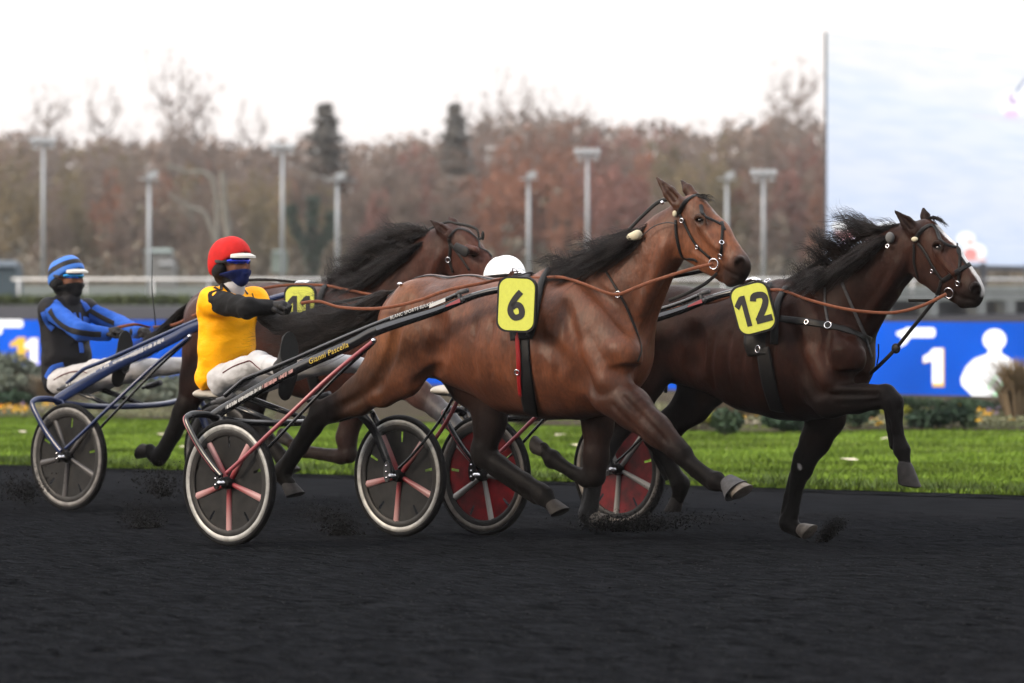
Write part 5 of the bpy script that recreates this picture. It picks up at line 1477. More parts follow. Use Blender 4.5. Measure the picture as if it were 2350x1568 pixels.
MB().tube([F12.S(*q) for q in [(1752, 672, -.03), (1768, 655, -.03), (1785, 646, -.03), (1800, 645, -.03)]], (.004, .008), n=8).build('overcheck_clip', M_STEEL, o12, smooth=True)
h12.strap('saddle_pad', [(1748, 662), (1738, 700), (1735, 760), (1742, 815)], 60, M_BLACK, lift=.014, th=.012)
h12.strap('saddle_roll', [(1806, 664), (1790, 690), (1782, 730), (1778, 790)], 20, M_BLACK, lift=.012, th=.014)
h12.strap('girth', [(1752, 800), (1762, 860), (1772, 905), (1785, 942)], 40, M_LEATHER, lift=.008, th=.006)
h12.ring('buckle', 1748, 802, 8, M_STEEL, lift=.03)
h12.strap('breast_collar', [(1790, 732), (1852, 739), (1901, 748), (1950, 760), (1998, 782)], 16, M_LEATHER, lift=.006)
h12.ring('buckle', 1901, 748, 8, M_STEEL)
h12.ring('buckle', 1853, 740, 5, M_STEEL)
h12.strap('neck_strap', [(1933, 649), (1954, 699), (1982, 764), (2000, 820)], 8, M_GREYBOOT)
h12.strap('neck_strap', [(1894, 660), (1894, 702), (1901, 745)], 6, M_GREYBOOT)
h12.cord('martingale', [(2150, 682, -.08), (2141, 694, -.07), (2122, 718, -.05), (2088, 760, -.03), (2054, 802, 0), (2020, 837, 0), (1996, 858, 0)], (.005, .012), M_LEATHER, flat=(0, 1, 0))
p_ = F12.S(2056, 800, 0); MB().ball(p_, (.03, .014, .03)).build('martingale_stop', M_LEATHER, o12, smooth=True)
h12.cord('martingale', [(2016, 790, -.06), (2016, 815, -.03), (2012, 838, 0)], .004, M_LEATHER)
h12.cord('rein', [(1500, 720, -.33), (1560, 706, -.33), (1640, 692, -.32), (1700, 672, -.24), (1770, 666, -.14), (1800, 668, -.17), (1855, 688, -.23), (1933, 708, -.25), (2001, 717, -.22), (2057, 717, -.18), (2116, 702, -.14), (2172, 675, -.115)], (.0028, .0095), M_REIN, n=90, flat=(0, 1, .35))
h12.cord('rein', [(2085, 690, .02), (2115, 690, .03), (2150, 690, .06)], (.003, .009), M_LEATHER, flat=(0, 1, .3))
p_ = F12.S(1724, 647, -.05)
MB().tube([p_ + Vector((-.07, 0, -.035)), p_ + Vector((-.05, 0, .0)), p_ + Vector((.02, 0, .018)), p_ + Vector((.06, 0, .006))], (.012, .03), n=10).build('saddle_bow', M_STEEL, o12, smooth=True)
h12.ring('terret', 1766, 654, 7, M_STEEL, lift=.03)
h12.plate(1728, 708, 86, 112, 15, -.405, '12', dig_h=72, dig_off=(0, 2), wt=.03)

# ---------------- the brown horse with number 11, between the two sulkies
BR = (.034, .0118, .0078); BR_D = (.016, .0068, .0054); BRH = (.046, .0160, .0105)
h11 = Horse(F11)
h11.chain([(487, 738, 76), (540, 747, 97), (620, 757, 104), (700, 777, 121), (775, 787, 133), (840, 792, 125), (890, 800, 92)], sy=.74, k=.06, c=BR)
h11.chain([(765, 668, 22), (820, 690, 34)], sy=.5, k=.09, c=BR)
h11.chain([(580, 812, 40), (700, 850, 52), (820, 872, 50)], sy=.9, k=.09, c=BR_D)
h11.chain([(858, 750, 98), (915, 682, 80), (970, 622, 60), (1010, 577, 46), (1035, 553, 40)], sy=.5, k=.1, c=BR)
for sg in (-1, 1):
    la = .155 * sg
    h11.chain([(810, 700, 30), (850, 755, 42), (892, 805, 46)], lat=la * .92, sy=.5, k=.09, c=BR)
    h11.chain([(892, 805, 46), (880, 860, 42)], lat=la * 1.02, sy=.55, k=.07, c=BR)
h11.chain([(478, 745, 70), (468, 805, 58), (452, 870, 46), (428, 930, 29)], lat=-.14, sy=.55, k=.05, c=(.042, .016, .0105), c2=(.008, .0062, .006))
h11.chain([(428, 930, 28), (418, 950, 25), (398, 995, 20), (372, 1040, 19), (364, 1050, 20), (352, 1044, 16), (344, 1034, 16)], lat=-.15, sy=.85, k=.018, c=PT)
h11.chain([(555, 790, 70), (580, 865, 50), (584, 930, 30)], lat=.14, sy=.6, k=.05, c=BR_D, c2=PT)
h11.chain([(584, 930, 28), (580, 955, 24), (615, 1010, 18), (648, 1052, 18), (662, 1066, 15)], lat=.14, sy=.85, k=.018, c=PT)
h11.chain([(880, 850, 48), (920, 872, 40), (965, 905, 30), (1000, 934, 25)], lat=-.15, sy=.72, k=.045, c=(.045, .0185, .0135), c2=(.036, .017, .0135))
h11.chain([(1000, 934, 25), (1020, 950, 24), (1052, 985, 20), (1082, 1015, 19), (1098, 1026, 15)], lat=-.15, sy=.85, k=.018, c=(.030, .031, .035))
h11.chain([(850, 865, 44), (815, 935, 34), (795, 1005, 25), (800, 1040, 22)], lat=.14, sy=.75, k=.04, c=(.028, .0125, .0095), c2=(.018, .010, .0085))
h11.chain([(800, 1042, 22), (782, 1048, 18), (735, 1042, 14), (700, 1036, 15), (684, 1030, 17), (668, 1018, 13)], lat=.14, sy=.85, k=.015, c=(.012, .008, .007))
h11.chain([(1062, 562, 40), (1102, 610, 36), (1138, 662, 28)], sy=.56, k=.03, c=BRH)
h11.chain([(1060, 606, 44), (1085, 640, 30), (1115, 675, 20)], sy=.42, k=.03, c=BR)
h11.chain([(1145, 680, 27)], sy=.66, k=.025, c=(.009, .0075, .0075))
for sg in (-1, 1):
    h11.chain([(1074, 572, 12), (1090, 576, 11)], lat=.08 * sg, k=.02, c=BRH)
    h11.chain([(1086, 586, 7, .10 * sg)], k=.012, c=(.02, .012, .01), op='sub')
h11.ear((1030, 540), (989, 506), 14, -.055, (.036, .015, .011))
h11.ear((1048, 524), (1029, 497), 13, .055, (.032, .0135, .010))
h11.presurf()
h11.groove([(792, 710), (806, 780), (826, 850)], 15, 0.0062)
h11.groove([(475, 690), (456, 760), (448, 830)], 13, 0.0056)
h11.ridge([(1012, 585), (985, 640)], 12, 0.0049, c=BR)
h11.groove([(540, 740), (546, 790)], 26, 0.0087, k=.05)
o11 = h11.finish('horse', 'brown horse with black blinkers and yellow number 11 cloth, behind the number 6 horse', 'horse', 'trotting horses')
h11.eyeball(1087, 586, 7.5, -.09)
h11.hoof(346, 1036, -20, -8, 36, 19, -.15, M_HOOF, toe=(-.3, .6))
h11.hoof(666, 1016, -16, -6, 34, 17, .14, M_HOOF, toe=(-.6, -.6))
h11.hoof(660, 1064, 8, 18, 28, 17, .14, M_HOOF, toe=(1, .2))
h11.hoof(1096, 1024, 16, 14, 28, 18, -.15, M_HOOF, toe=(1, .2))
h11.hair('mane', [(770, 655, 0), (850, 637, -.01), (905, 602, -.02), (955, 567, -.02), (1010, 533, -.01)],
         [[(770, 655, 0), (755, 640, -.03), (735, 640, -.05)], [(850, 637, 0), (810, 610, -.03), (760, 612, -.05)],
          [(905, 602, 0), (855, 568, -.04), (790, 576, -.06)], [(955, 567, 0), (905, 535, -.04), (840, 556, -.06)],
          [(1010, 533, 0), (965, 528, -.04), (890, 548, -.06)]], 1600, r0=.0022, spread=.035, seed=23, wave=.045)
h11.hair('mane', [(790, 650, -.02), (870, 625, -.03), (930, 585, -.03), (990, 548, -.02)],
         [[(790, 650, 0), (775, 660, -.09), (745, 668, -.12)], [(870, 625, 0), (840, 645, -.12), (790, 660, -.15)],
          [(930, 585, 0), (890, 610, -.12), (830, 640, -.15)], [(990, 548, 0), (950, 570, -.1), (890, 600, -.13)]], 1600, r0=.0022, spread=.03, seed=24, wave=.035)
h11.hair('tail', [(440, 690, -.02), (430, 712, 0)],
         [[(440, 690, 0), (412, 712, -.02), (375, 750, -.04), (335, 780, -.05), (290, 800, -.05)],
          [(430, 712, 0), (410, 752, -.02), (375, 790, -.04), (340, 815, -.05), (300, 825, -.05)]], 1000, r0=.0022, spread=.03, seed=28, wave=.03, seg=12)
h11.strap('bridle', [(1030, 548), (1034, 570), (1032, 598), (1040, 625)], 8, M_LEATHER)
h11.strap('bridle', [(1030, 545), (1050, 526), (1078, 534), (1105, 560), (1128, 590)], 6, M_LEATHER)
h11.strap('bridle', [(1035, 560), (1056, 588), (1078, 620)], 7, M_LEATHER)
h11.ring('bit_ring', 1030, 596, 6, M_STEEL, tr=.003)
p_, n_ = h11.hit(1068, 576, -.08, .02)
bl = Body(); bl.cap(p_ + Vector((-.05, -.004, .03)), .030, p_ + Vector((.03, -.018, .0)), .036, k=.01, c=(1, 1, 1), sy=.28)
link('blinker', bl.mesh('blinker', h=.006), M_LEATHER, o11)
h11.cord('overcheck', [(765, 655, 0), (900, 575, .02), (1010, 515, 0), (1050, 514, 0), (1092, 525, 0), (1100, 548, 0), (1110, 540, 0)], (.004, .009), M_LEATHER, flat=(0, 1, 0))
MB().ball(F11.S(1108, 541, 0), (.012, .01, .03)).build('overcheck_clip', M_LEATHER, o11, smooth=True)
h11.strap('saddle_pad', [(700, 655), (690, 700), (692, 770)], 50, M_BLACK, lift=.014, th=.012)
h11.strap('saddle_roll', [(748, 660), (738, 680), (728, 715), (722, 770)], 17, M_BLACK, lift=.012, th=.014)
h11.strap('girth', [(700, 770), (712, 840), (728, 905)], 34, M_LEATHER, lift=.008, th=.006)
p_ = F11.S(698, 650, -.05)
MB().tube([p_ + Vector((-.08, 0, -.02)), p_ + Vector((-.05, 0, .004)), p_ + Vector((.03, 0, .006)), p_ + Vector((.07, 0, -.02))], (.014, .03), n=10).build('saddle_bow', M_STEEL, o11, smooth=True)
h11.plate(688, 707, 68, 100, 0, -.395, '11', rad=18, dig_h=60, dig_off=(-1, 2), wt=.03)
h11.cord('rein', [(352, 751, .05), (400, 745, -.1), (450, 722, -.26), (520, 692, -.32), (580, 668, -.3), (655, 655, -.2), (740, 655, -.12), (790, 664, -.2), (850, 676, -.22), (900, 682, -.22), (1000, 665, -.16), (1110, 660, -.1)], (.0028, .0095), M_REIN, n=70, flat=(0, 1, .35))
h11.cord('rein', [(270, 752, -.1), (310, 745, -.04), (345, 752, .05)], (.003, .011), M_REIN, flat=(0, 1, .35))
h11.cord('crupper', [(440, 684, 0), (520, 650, 0), (600, 642, 0), (690, 648, 0)], (.003, .009), M_LEATHER, flat=(0, 1, .3))
# ------------------------------------------------------------------ sulkies
def metal(name, c, rough=.3, m=.0, coat=.5, **k): return mat(name, c, rough=rough, metal=m, coat=coat, noise_amt=.12, noise_scale=30, **k)
M_TYRE = mat('tyre_rubber', (.006, .006, .0065), spec=.08, rough=.75, bump=.001, bump_scale=150, noise_amt=.4, noise_scale=30)
M_RIM = mat('rim_silver', (.30, .30, .29), rough=.45, metal=.35, noise_amt=.25, noise_scale=25)
M_RIMD = mat('rim_inner', (.016, .015, .0145), rough=.45, noise_amt=.4, noise_scale=20)
M_CARBON = metal('black_paint', (.006, .0065, .008), rough=.25)
M_NAVY = metal('navy_paint', (.009, .019, .068), rough=.28)
M_DISC = mat('smoked_disc', (.0075, .0068, .0062), rough=.4, noise_amt=.85, noise_scale=17, spec=.25)
M_DISC_RED = mat('red_disc', (.135, .003, .006), rough=.40, noise_amt=.55, noise_scale=15, spec=.25)
M_WTEXT = mat('white_lettering', (.48, .48, .48), rough=.5)
M_YTEXT = mat('yellow_lettering', (.50, .36, .05), rough=.5)
M_PTEXT = mat('pink_lettering', (.48, .27, .26), rough=.5)
M_REDSTRIPE = mat('red_stripe', (.24, .055, .065), rough=.3, coat=.4)
M_GREYSTRIPE = mat('grey_stripe', (.085, .095, .115), rough=.3, coat=.4)
M_SEAT = mat('seat_pad', (.36, .34, .30), rough=.8, bump=.002)
M_GREYPLAST = mat('grey_plastic', (.045, .045, .048), rough=.5)

def spoke_mat(name, inner, outer):
    m = mat(name, inner, rough=.35, coat=.3)
    t = m.node_tree; a = t.nodes.new('ShaderNodeAttribute'); a.attribute_name = 'tone'
    t.links.new(a.outputs['Color'], t.nodes['Principled BSDF'].inputs['Base Color']); return m
M_SPOKE = spoke_mat('painted_spoke', (.5, .1, .1), (.6, .4, .4))

def wheel(parent, y, disc_m, sp_in, sp_out, ang0, side, rim_m=M_RIM):
    """wheel standing on the ground at (0, y); side = -1 near, +1 far; rim, tyre, disc, hub, five spokes"""
    C = Matrix.Translation((0, y, .36))
    w = MB().lathe([(.335, -.012), (.329, -.019), (.316, -.022), (.303, -.016), (.303, .016), (.316, .022), (.329, .019), (.335, .012)], 72, C, close=True).build('wheel', rim_m, parent, auto=40)
    MB().lathe([(.344 + .017 * math.cos(a), .0225 * math.sin(a)) for a in [2 * math.pi * k / 14 for k in range(14)]], 72, C, close=True).build('tyre', M_TYRE, w, smooth=True)
    MB().lathe([(.3025, -.014), (.286, -.018), (.268, -.011), (.268, .011), (.286, .018), (.3025, .014)], 72, C, close=True).build('inner_rim', M_RIMD, w, auto=40)
    vs, fs = [], []
    nr = [.03, .12, .20, .232, .262, .272]; n = 90
    for q, yy in enumerate((-.002, .002)):
        for r in nr:
            for k in range(n):
                a = 2 * math.pi * k / n
                vs.append(C @ Vector((r * math.cos(a), yy + .004 * (1 - r / .27) * 2, r * math.sin(a))))
    slots = set()
    for i in range(5):
        c0 = int((ang0 / 360 + (i + .5) / 5) * n) % n
        slots |= {(c0) % n, (c0 + 1) % n, (c0 + 2) % n} if False else {c0 % n}
    m_ = len(nr)
    for q in (0, 1):
        for i in range(m_ - 1):
            for k in range(n):
                if i in (2, 3) and k in slots: continue
                k2 = (k + 1) % n; o = q * m_ * n
                fs.append((o + i * n + k, o + (i + 1) * n + k, o + (i + 1) * n + k2, o + i * n + k2))
    MB().add(vs, fs).build('disc_cover', disc_m, w)
    for i in range(5):
        a = R(ang0 + 72 * i)
        d = Vector((math.cos(a), 0, math.sin(a))); t = Vector((-math.sin(a), 0, math.cos(a)))
        vs, fs = [], []; cols = []
        N = 8
        for q in range(N + 1):
            f = q / N; r = .035 + (.272 - .035) * f
            hw = .0135 + .0095 * f; th = .016 - .003 * f
            for (e, z) in ((-1, 0), (-.75, .7), (0, 1), (.75, .7), (1, 0), (.75, -.7), (0, -1), (-.75, -.7)):
                vs.append(C @ (d * r + t * (hw * e) + Vector((0, th * z, 0))))
                g = min(max((f - .05) / .75, 0), 1)
                cols.append([x + (y_ - x) * g for x, y_ in zip(sp_in, sp_out)])
        for q in range(N):
            for k in range(8):
                k2 = (k + 1) % 8
                fs.append((q * 8 + k, q * 8 + k2, (q + 1) * 8 + k2, (q + 1) * 8 + k))
        me = bpy.data.meshes.new('spoke'); me.from_pydata([tuple(v) for v in vs], [], fs)
        ca = me.color_attributes.new('tone', 'FLOAT_COLOR', 'POINT')
        ca.data.foreach_set('color', np.hstack([np.array(cols), np.ones((len(cols), 1))]).astype(np.float32).ravel())
        link('spoke', me, M_SPOKE, w, smooth=True)
    MB().lathe([(.0, -.05), (.018, -.05), (.030, -.044), (.036, -.03), (.036, .03), (.030, .044), (.018, .05), (.0, .05)], 24, C).build('hub', M_BLACK, w, auto=40)
    return w

# the near half of a sulky, read along the number 6 sulky; local x forward, y lateral, z up
def _p(u, v, lat): return F6.S(u, v, lat)
SH_LOW = [_p(488, 957, -.60), _p(513, 940, -.59), _p(602, 888, -.56), _p(670, 851, -.53), _p(804, 790, -.47), _p(868, 757, -.445), _p(1000, 714, -.405), _p(1045, 696, -.39), _p(1095, 677, -.38), _p(1150, 665, -.36), _p(1205, 663, -.345)]
SH_UP = [_p(516, 909, -.57), _p(538, 890, -.56), _p(556, 875, -.55), _p(572, 866, -.545), _p(643, 838, -.52), _p(868, 742, -.445), _p(1000, 697, -.405), _p(1050, 676, -.39)]
FORK_OUT = [_p(508, 1094, -.79), _p(492, 1076, -.79), _p(463, 1036, -.79), _p(438, 992, -.79), _p(427, 966, -.785), _p(432, 955, -.77), _p(448, 951, -.73), _p(476, 952, -.67), _p(500, 962, -.61)]
STRUT_OUT = [_p(520, 1086, -.79), _p(560, 1050, -.765), _p(650, 965, -.70), _p(760, 862, -.58), _p(858, 782, -.455)]
HUBX = 0.0

def sulky(fr, L, label, paint, disc_m, sp_in, sp_out, ang, texts, rim_m=M_RIM, stripes=True, tk=1.0):
    root = empty('sulky', (fr.o.x, fr.o.y, 0), -fr.th)
    tag(root, label, 'sulky', 'racing sulkies')
    k = L / 1.43
    def sc(P, s):                # near half (s=-1) or its mirror (s=+1); narrower or wider at the wheels
        out = []
        for p in P:
            y = abs(p.y)
            y = y if y < .5 else .5 + (y - .5) * ((L / 2 - .5) / (.715 - .5))
            out.append(Vector((p.x, s * y, p.z)))
        return out
    for s in (-1, 1):
        w = wheel(root, s * L / 2, disc_m, sp_in, sp_out, ang[0] if s < 0 else ang[1], s, rim_m)
        low = sc(SH_LOW, s)
        pts = [Vector(p) for p in spline([tuple(p) for p in low], 60)]
        rad = []
        for p in pts:
            f = min(max((p.x - low[5].x) / (low[8].x - low[5].x), 0), 1)
            rad.append(((.031 - .012 * f) * (1 + (tk - 1) * (1 - f)), .017 + .002 * f))
        sh = MB().tube(pts, rad, n=16, flat=[(0, 0, 1)] * len(pts)).build('shaft', paint, root, smooth=True)
        up = sc(SH_UP, s)
        ptu = [Vector(p) for p in spline([tuple(p) for p in up], 50)]
        MB().tube(ptu, .0135, n=12).build('telescopic_tube', paint, root, smooth=True)
        MB().tube([up[-1] + Vector((-.02, 0, -.012)), up[-1] + Vector((.02, 0, .012)), up[-1] + Vector((.075, 0, .022))], .013, n=10).ball(up[-1] + Vector((.05, s * .012, -.028)), .013).tube([up[-1] + Vector((.01, 0, .02)), up[-1] + Vector((.025, 0, -.05))], .012, n=8).build('tube_clamp', M_GREYPLAST, root, smooth=True)
        f_ = [Vector(p) for p in spline([tuple(p) for p in sc(FORK_OUT, s)], 50)]
        MB().tube(f_, [(.012, .021)] * len(f_), n=12, flat=[(0, 1, 0)] * len(f_)).build('fork_arm', paint, root, smooth=True)
        if stripes:
            ff = [p + Vector((-.012, s * .006, .004)) for p in f_[4:40]]
            MB().tube(ff, [(.006, .006)] * len(ff), n=8).build('fork_stripe', M_REDSTRIPE, root, smooth=True)
        st = [Vector(p) for p in spline([tuple(p) for p in sc(STRUT_OUT, s)], 30)]
        MB().tube(st, [(.012, .013)] * len(st), n=12).build('strut', M_REDSTRIPE if stripes else paint, root, smooth=True)
        si = [Vector((p.x, s * (abs(p.y) - .15 * (1 - i / 30)), p.z - .012)) for i, p in enumerate(st)]
        MB().tube(si, .009, n=10).build('strut', M_CARBON, root, smooth=True)
        MB().ball(st[-1], .017, 14, 10).build('bolt', M_STEEL, root, smooth=True)
        # inner blade of the fork, from the cross beam down to the axle
        b0 = low[0] + Vector((.03, 0, 0))
        bl = [b0, b0 + Vector((.055, s * .012, -.05)), Vector((b0.x * .55, s * (L / 2 - .075), .60)), Vector((b0.x * .2 - .01, s * (L / 2 - .068), .47)), Vector((-.012, s * (L / 2 - .062), .37))]
        bp = [Vector(p) for p in spline([tuple(p) for p in bl], 30)]
        MB().tube(bp, [(.012, .030)] * len(bp), n=14, flat=[(0, 1, 0)] * len(bp)).build('fork_blade', paint, root, smooth=True)
        # dropout plates with three bolts
        for yy in (L / 2 + .072, L / 2 - .078):
            pl = MB()
            oc = [Vector((-.030 + .026 * math.cos(a) - .018 * math.sin(a) * 0, s * (yy - .007), .385 + .062 * math.sin(a) + .0 * math.cos(a))) for a in [2 * math.pi * q / 20 for q in range(20)]]
            pl.slab(oc, (0, s * .014, 0)).build('dropout', M_BLACK if yy > L / 2 else M_GREYPLAST, root, auto=40)
            bb = MB()
            for dz in (.035, 0, -.035):
                bb.ball((-.030, s * (yy + (.009 if yy > L / 2 else -.009)), .385 + dz), (.008, .005, .008), 12, 8)
            bb.build('bolt', M_STEEL, root, smooth=True)
        MB().tube([(0, s * (L / 2 - .09), .36), (0, s * (L / 2 + .088), .36)], .014, n=14).build('axle', M_STEEL, root, smooth=True)
        # foot rest
        fc = F6.S(663, 822, -.43); fc.y = s * abs(fc.y)
        MB().tube([fc + Vector((.03, s * -.06, -.055)), fc + Vector((.03, s * .06, -.055))], .010, n=10).tube([fc + Vector((.03, s * -.06, -.055)), fc + Vector((.03, s * -.10, .0))], .008, n=8).build('stirrup', M_GREYPLAST, root, smooth=True)
        gd = Matrix.Rotation(R(28 * s), 3, 'Z') @ Matrix.Rotation(R(12), 3, 'Y')
        gb = Body(); gb.cap(fc + Vector((.0, 0, -.09)), .07, fc + Vector((-.02, s * .01, -.19)), .055, sx=.35, k=.02, c=(0, 0, 0))
        link('foot_guard', gb.mesh('foot_guard', h=.01), M_BLACK, root)
        # seat bracket
        sb = F6.S(492, 915, -.5); sb.y = s * .40
        MB().tube([sb + Vector((-.07, 0, -.018)), sb + Vector((.06, 0, .012))], .021, n=14).tube([sb + Vector((-.12, 0, -.028)), sb + Vector((-.06, 0, -.016))], .012, n=10).build('seat_bracket', M_GREYPLAST, root, smooth=True)
        if s < 0:
            # lettering and stripes on the outer face of the lower tube
            def strip(d0, d1, w0, w1, m, nm, lift=.0015, off=0.0):
                seg = [i for i in range(len(pts)) if d0 <= i / 60 <= d1]
                vs = []
                for j, i in enumerate(seg):
                    f = j / max(len(seg) - 1, 1); hw = w0 + (w1 - w0) * f
                    T = (pts[min(i + 1, 60)] - pts[max(i - 1, 0)]).normalized()
                    upv = (Vector((0, 0, 1)) - T * T.z).normalized()
                    o = T.cross(upv); o = o if o.y < 0 else -o
                    base = pts[i] + o * (rad[i][1] + lift) + upv * off
                    vs += [base + upv * hw, base - upv * hw]
                MB().add(vs, [(2 * j, 2 * j + 1, 2 * j + 3, 2 * j + 2) for j in range(len(seg) - 1)]).build(nm, m, sh)
            if stripes:
                strip(.50, .66, .010, .008, M_GREYSTRIPE, 'grey_stripe', off=.006)
                strip(.64, .735, .003, .011, M_REDSTRIPE, 'red_stripe', lift=.0025)
            for (txt, d, size, m, which, off) in texts:
                base = pts if which == 'low' else ptu
                n_ = len(base) - 1
                i = min(range(n_), key=lambda q: abs(fr.uv(base[q])[0] - d)); T = (base[i + 1] - base[i]).normalized()
                upv = (Vector((0, 0, 1)) - T * T.z).normalized(); o = T.cross(upv); o = o if o.y < 0 else -o
                cu_ = bpy.data.curves.new('lettering', 'FONT'); cu_.body = txt; cu_.size = size; cu_.align_x = 'LEFT'; cu_.align_y = 'CENTER'; cu_.shear = .2
                cu_.space_character = 1.1
                to = bpy.data.objects.new('tmp', cu_); col.objects.link(to)
                dg = bpy.context.evaluated_depsgraph_get(); me = bpy.data.meshes.new_from_object(to.evaluated_get(dg))
                bpy.data.objects.remove(to); bpy.data.curves.remove(cu_)
                rr = (.015 if which == 'low' else .0135) + .003
                for v in me.vertices:
                    v.co = base[i] + T * v.co.x + upv * (v.co.y + off) + o * rr
                link('lettering', me, m, sh)
    a, b = sc(SH_LOW, -1)[0], sc(SH_LOW, 1)[0]
    cb = [a + Vector((.0, 0, -.005)), Vector((a.x + .03, a.y * .6, a.z - .035)), Vector((a.x + .04, 0, a.z - .045)), Vector((a.x + .03, b.y * .6, a.z - .035)), b + Vector((0, 0, -.005))]
    cp = [Vector(p) for p in spline([tuple(p) for p in cb], 30)]
    MB().tube(cp, [(.020, .026)] * len(cp), n=14).build('cross_beam', paint, root, smooth=True)
    s0 = F6.S(512, 900, 0)
    sd = Body(); sd.cap((s0.x - .09, 0, s0.z - .01), .045, (s0.x + .14, 0, s0.z - .02), .035, sy=3.6, sz=.8, k=.02, c=(1, 1, 1))
    link('seat', sd.mesh('seat', h=.012), M_SEAT, root)
    for s in (-1, 1):
        MB().tube([(s0.x + .02, s * .12, s0.z - .03), (a.x + .03, s * .16, a.z - .03)], .014, n=10).tube([(s0.x + .12, s * .12, s0.z - .035), (a.x + .04, s * .16, a.z - .03)], .012, n=10).build('seat_post', M_CARBON, root, smooth=True)
    return root

def blocks(n, seed):
    rg = random.Random(seed); return ''.join(rg.choice('IlH') for _ in range(n))
su6 = sulky(F6, 1.43, 'black sulky with pink spokes carrying the driver in the yellow jacket', M_CARBON, M_DISC, (.22, .016, .022), (.36, .20, .195), (270, 264),
            [('Gianni Pascella', 706, .043, M_YTEXT, 'low', 0.0), ('BLANC SPORTS SULKYS', 899, .027, M_WTEXT, 'up', 0.0)])
su11 = sulky(F11, 1.45, 'navy blue sulky with dull grey spokes carrying the striped driver', M_NAVY, M_DISC, (.040, .038, .040), (.070, .066, .066), (262, 262),
             [], stripes=False, tk=1.22, rim_m=mat('rim_grey', (.15, .145, .14), rough=.5, metal=.3, noise_amt=.3, noise_scale=25))
su12 = sulky(F12, 1.26, 'sulky with dark red wheel discs and silver spokes behind the number 12 horse', M_CARBON, M_DISC_RED, (.22, .215, .21), (.34, .325, .30), (283, 265),
             [], stripes=True, rim_m=mat('rim_bronze', (.14, .125, .11), rough=.45, metal=.4, noise_amt=.3, noise_scale=25))
# worn white lettering along the blue and the black shafts, too rubbed to read
def worn(fr, root, path, w, m, seed, L=1.43):
    rg = random.Random(seed); q = MB()
    pts = [fr.S(*p) for p in path]
    n = 46; sp = [Vector(p) for p in spline([tuple(p) for p in pts], n)]
    for i in range(n):
        if rg.random() < .18: continue
        T = (sp[i + 1] - sp[i]); up = Vector((0, 0, 1))
        h = w * rg.uniform(.55, 1.0)
        a = sp[i] + T * rg.uniform(.0, .2); b = sp[i] + T * rg.uniform(.7, .95)
        q.add([a + up * h, a - up * h * rg.uniform(.6, 1), b - up * h, b + up * h * rg.uniform(.6, 1)], [(0, 1, 2, 3)])
    q.build('lettering', m, root)
worn(F11, su11, [(150, 886, -.63), (220, 851, -.61), (300, 815, -.585)], .011, M_WTEXT, 1)
worn(F11, su11, [(300, 815, -.585), (340, 797, -.57), (378, 778, -.555)], .017, M_WTEXT, 2)
worn(F6, su6, [(518, 936, -.615), (560, 912, -.60), (600, 889, -.585)], .013, M_WTEXT, 3)
worn(F6, su6, [(602, 888, -.585), (640, 868, -.57), (672, 850, -.56)], .014, M_PTEXT, 4)
# white clamp label on the end of the telescopic tube of number 6 and number 12
for fr, rt in ((F6, su6),):
    a, b = fr.S(985, 703, -.425), fr.S(1022, 688, -.412)
    MB().add([a + Vector((0, 0, .010)), a - Vector((0, 0, .010)), b - Vector((0, 0, .010)), b + Vector((0, 0, .010))], [(0, 1, 2, 3)]).build('label', M_WTEXT, rt)
# ------------------------------------------------------------------ drivers
M_BODY = mat('clothing', (.1, .1, .1), rough=.8, spec=.1, attr=True, noise_amt=.15, noise_scale=12, bump=.008, bump_scale=18)
M_GLOVE = mat('black_glove', (.007, .0065, .007), rough=.6, noise_amt=.4, noise_scale=60, bump=.002, bump_scale=120)
M_BOOT = mat('black_boot', (.007, .007, .0075), rough=.55, noise_amt=.3, noise_scale=40, bump=.001)
M_SOLE = mat('boot_sole', (.012, .013, .0135), rough=.8, bump=.002, bump_scale=90)
M_WPEAK = mat('white_peak', (.50, .49, .45), rough=.4)
M_GOGGLE = mat('mirror_goggles', (.035, .06, .55), rough=.12, metal=.8)
M_GOGGLE2 = mat('cyan_goggles', (.04, .30, .65), rough=.12, metal=.75)
SKIN = (.16, .075, .05)

def striped(name, c1, c2, axis_scale, off=0.0, rough=.55, duty=.5, tilt=(0, 0, 1)):
    m = mat(name, c1, rough=rough)
    t = m.node_tree; b = t.nodes['Principled BSDF']
    tc = t.nodes.new('ShaderNodeTexCoord')
    dp = t.nodes.new('ShaderNodeVectorMath'); dp.operation = 'DOT_PRODUCT'; dp.inputs[1].default_value = tilt
    t.links.new(tc.outputs['Object'], dp.inputs[0])
    ma = t.nodes.new('ShaderNodeMath'); ma.operation = 'MULTIPLY_ADD'; ma.inputs[1].default_value = axis_scale; ma.inputs[2].default_value = off
    t.links.new(dp.outputs['Value'], ma.inputs[0])
    fr = t.nodes.new('ShaderNodeMath'); fr.operation = 'FRACT'; t.links.new(ma.outputs[0], fr.inputs[0])
    gt = t.nodes.new('ShaderNodeMath'); gt.operation = 'GREATER_THAN'; gt.inputs[1].default_value = duty; t.links.new(fr.outputs[0], gt.inputs[0])
    mx = t.nodes.new('ShaderNodeMix'); mx.data_type = 'RGBA'
    mx.inputs['A'].default_value = (*c1, 1); mx.inputs['B'].default_value = (*c2, 1)
    t.links.new(gt.outputs[0], mx.inputs['Factor']); t.links.new(mx.outputs['Result'], b.inputs['Base Color'])
    return m

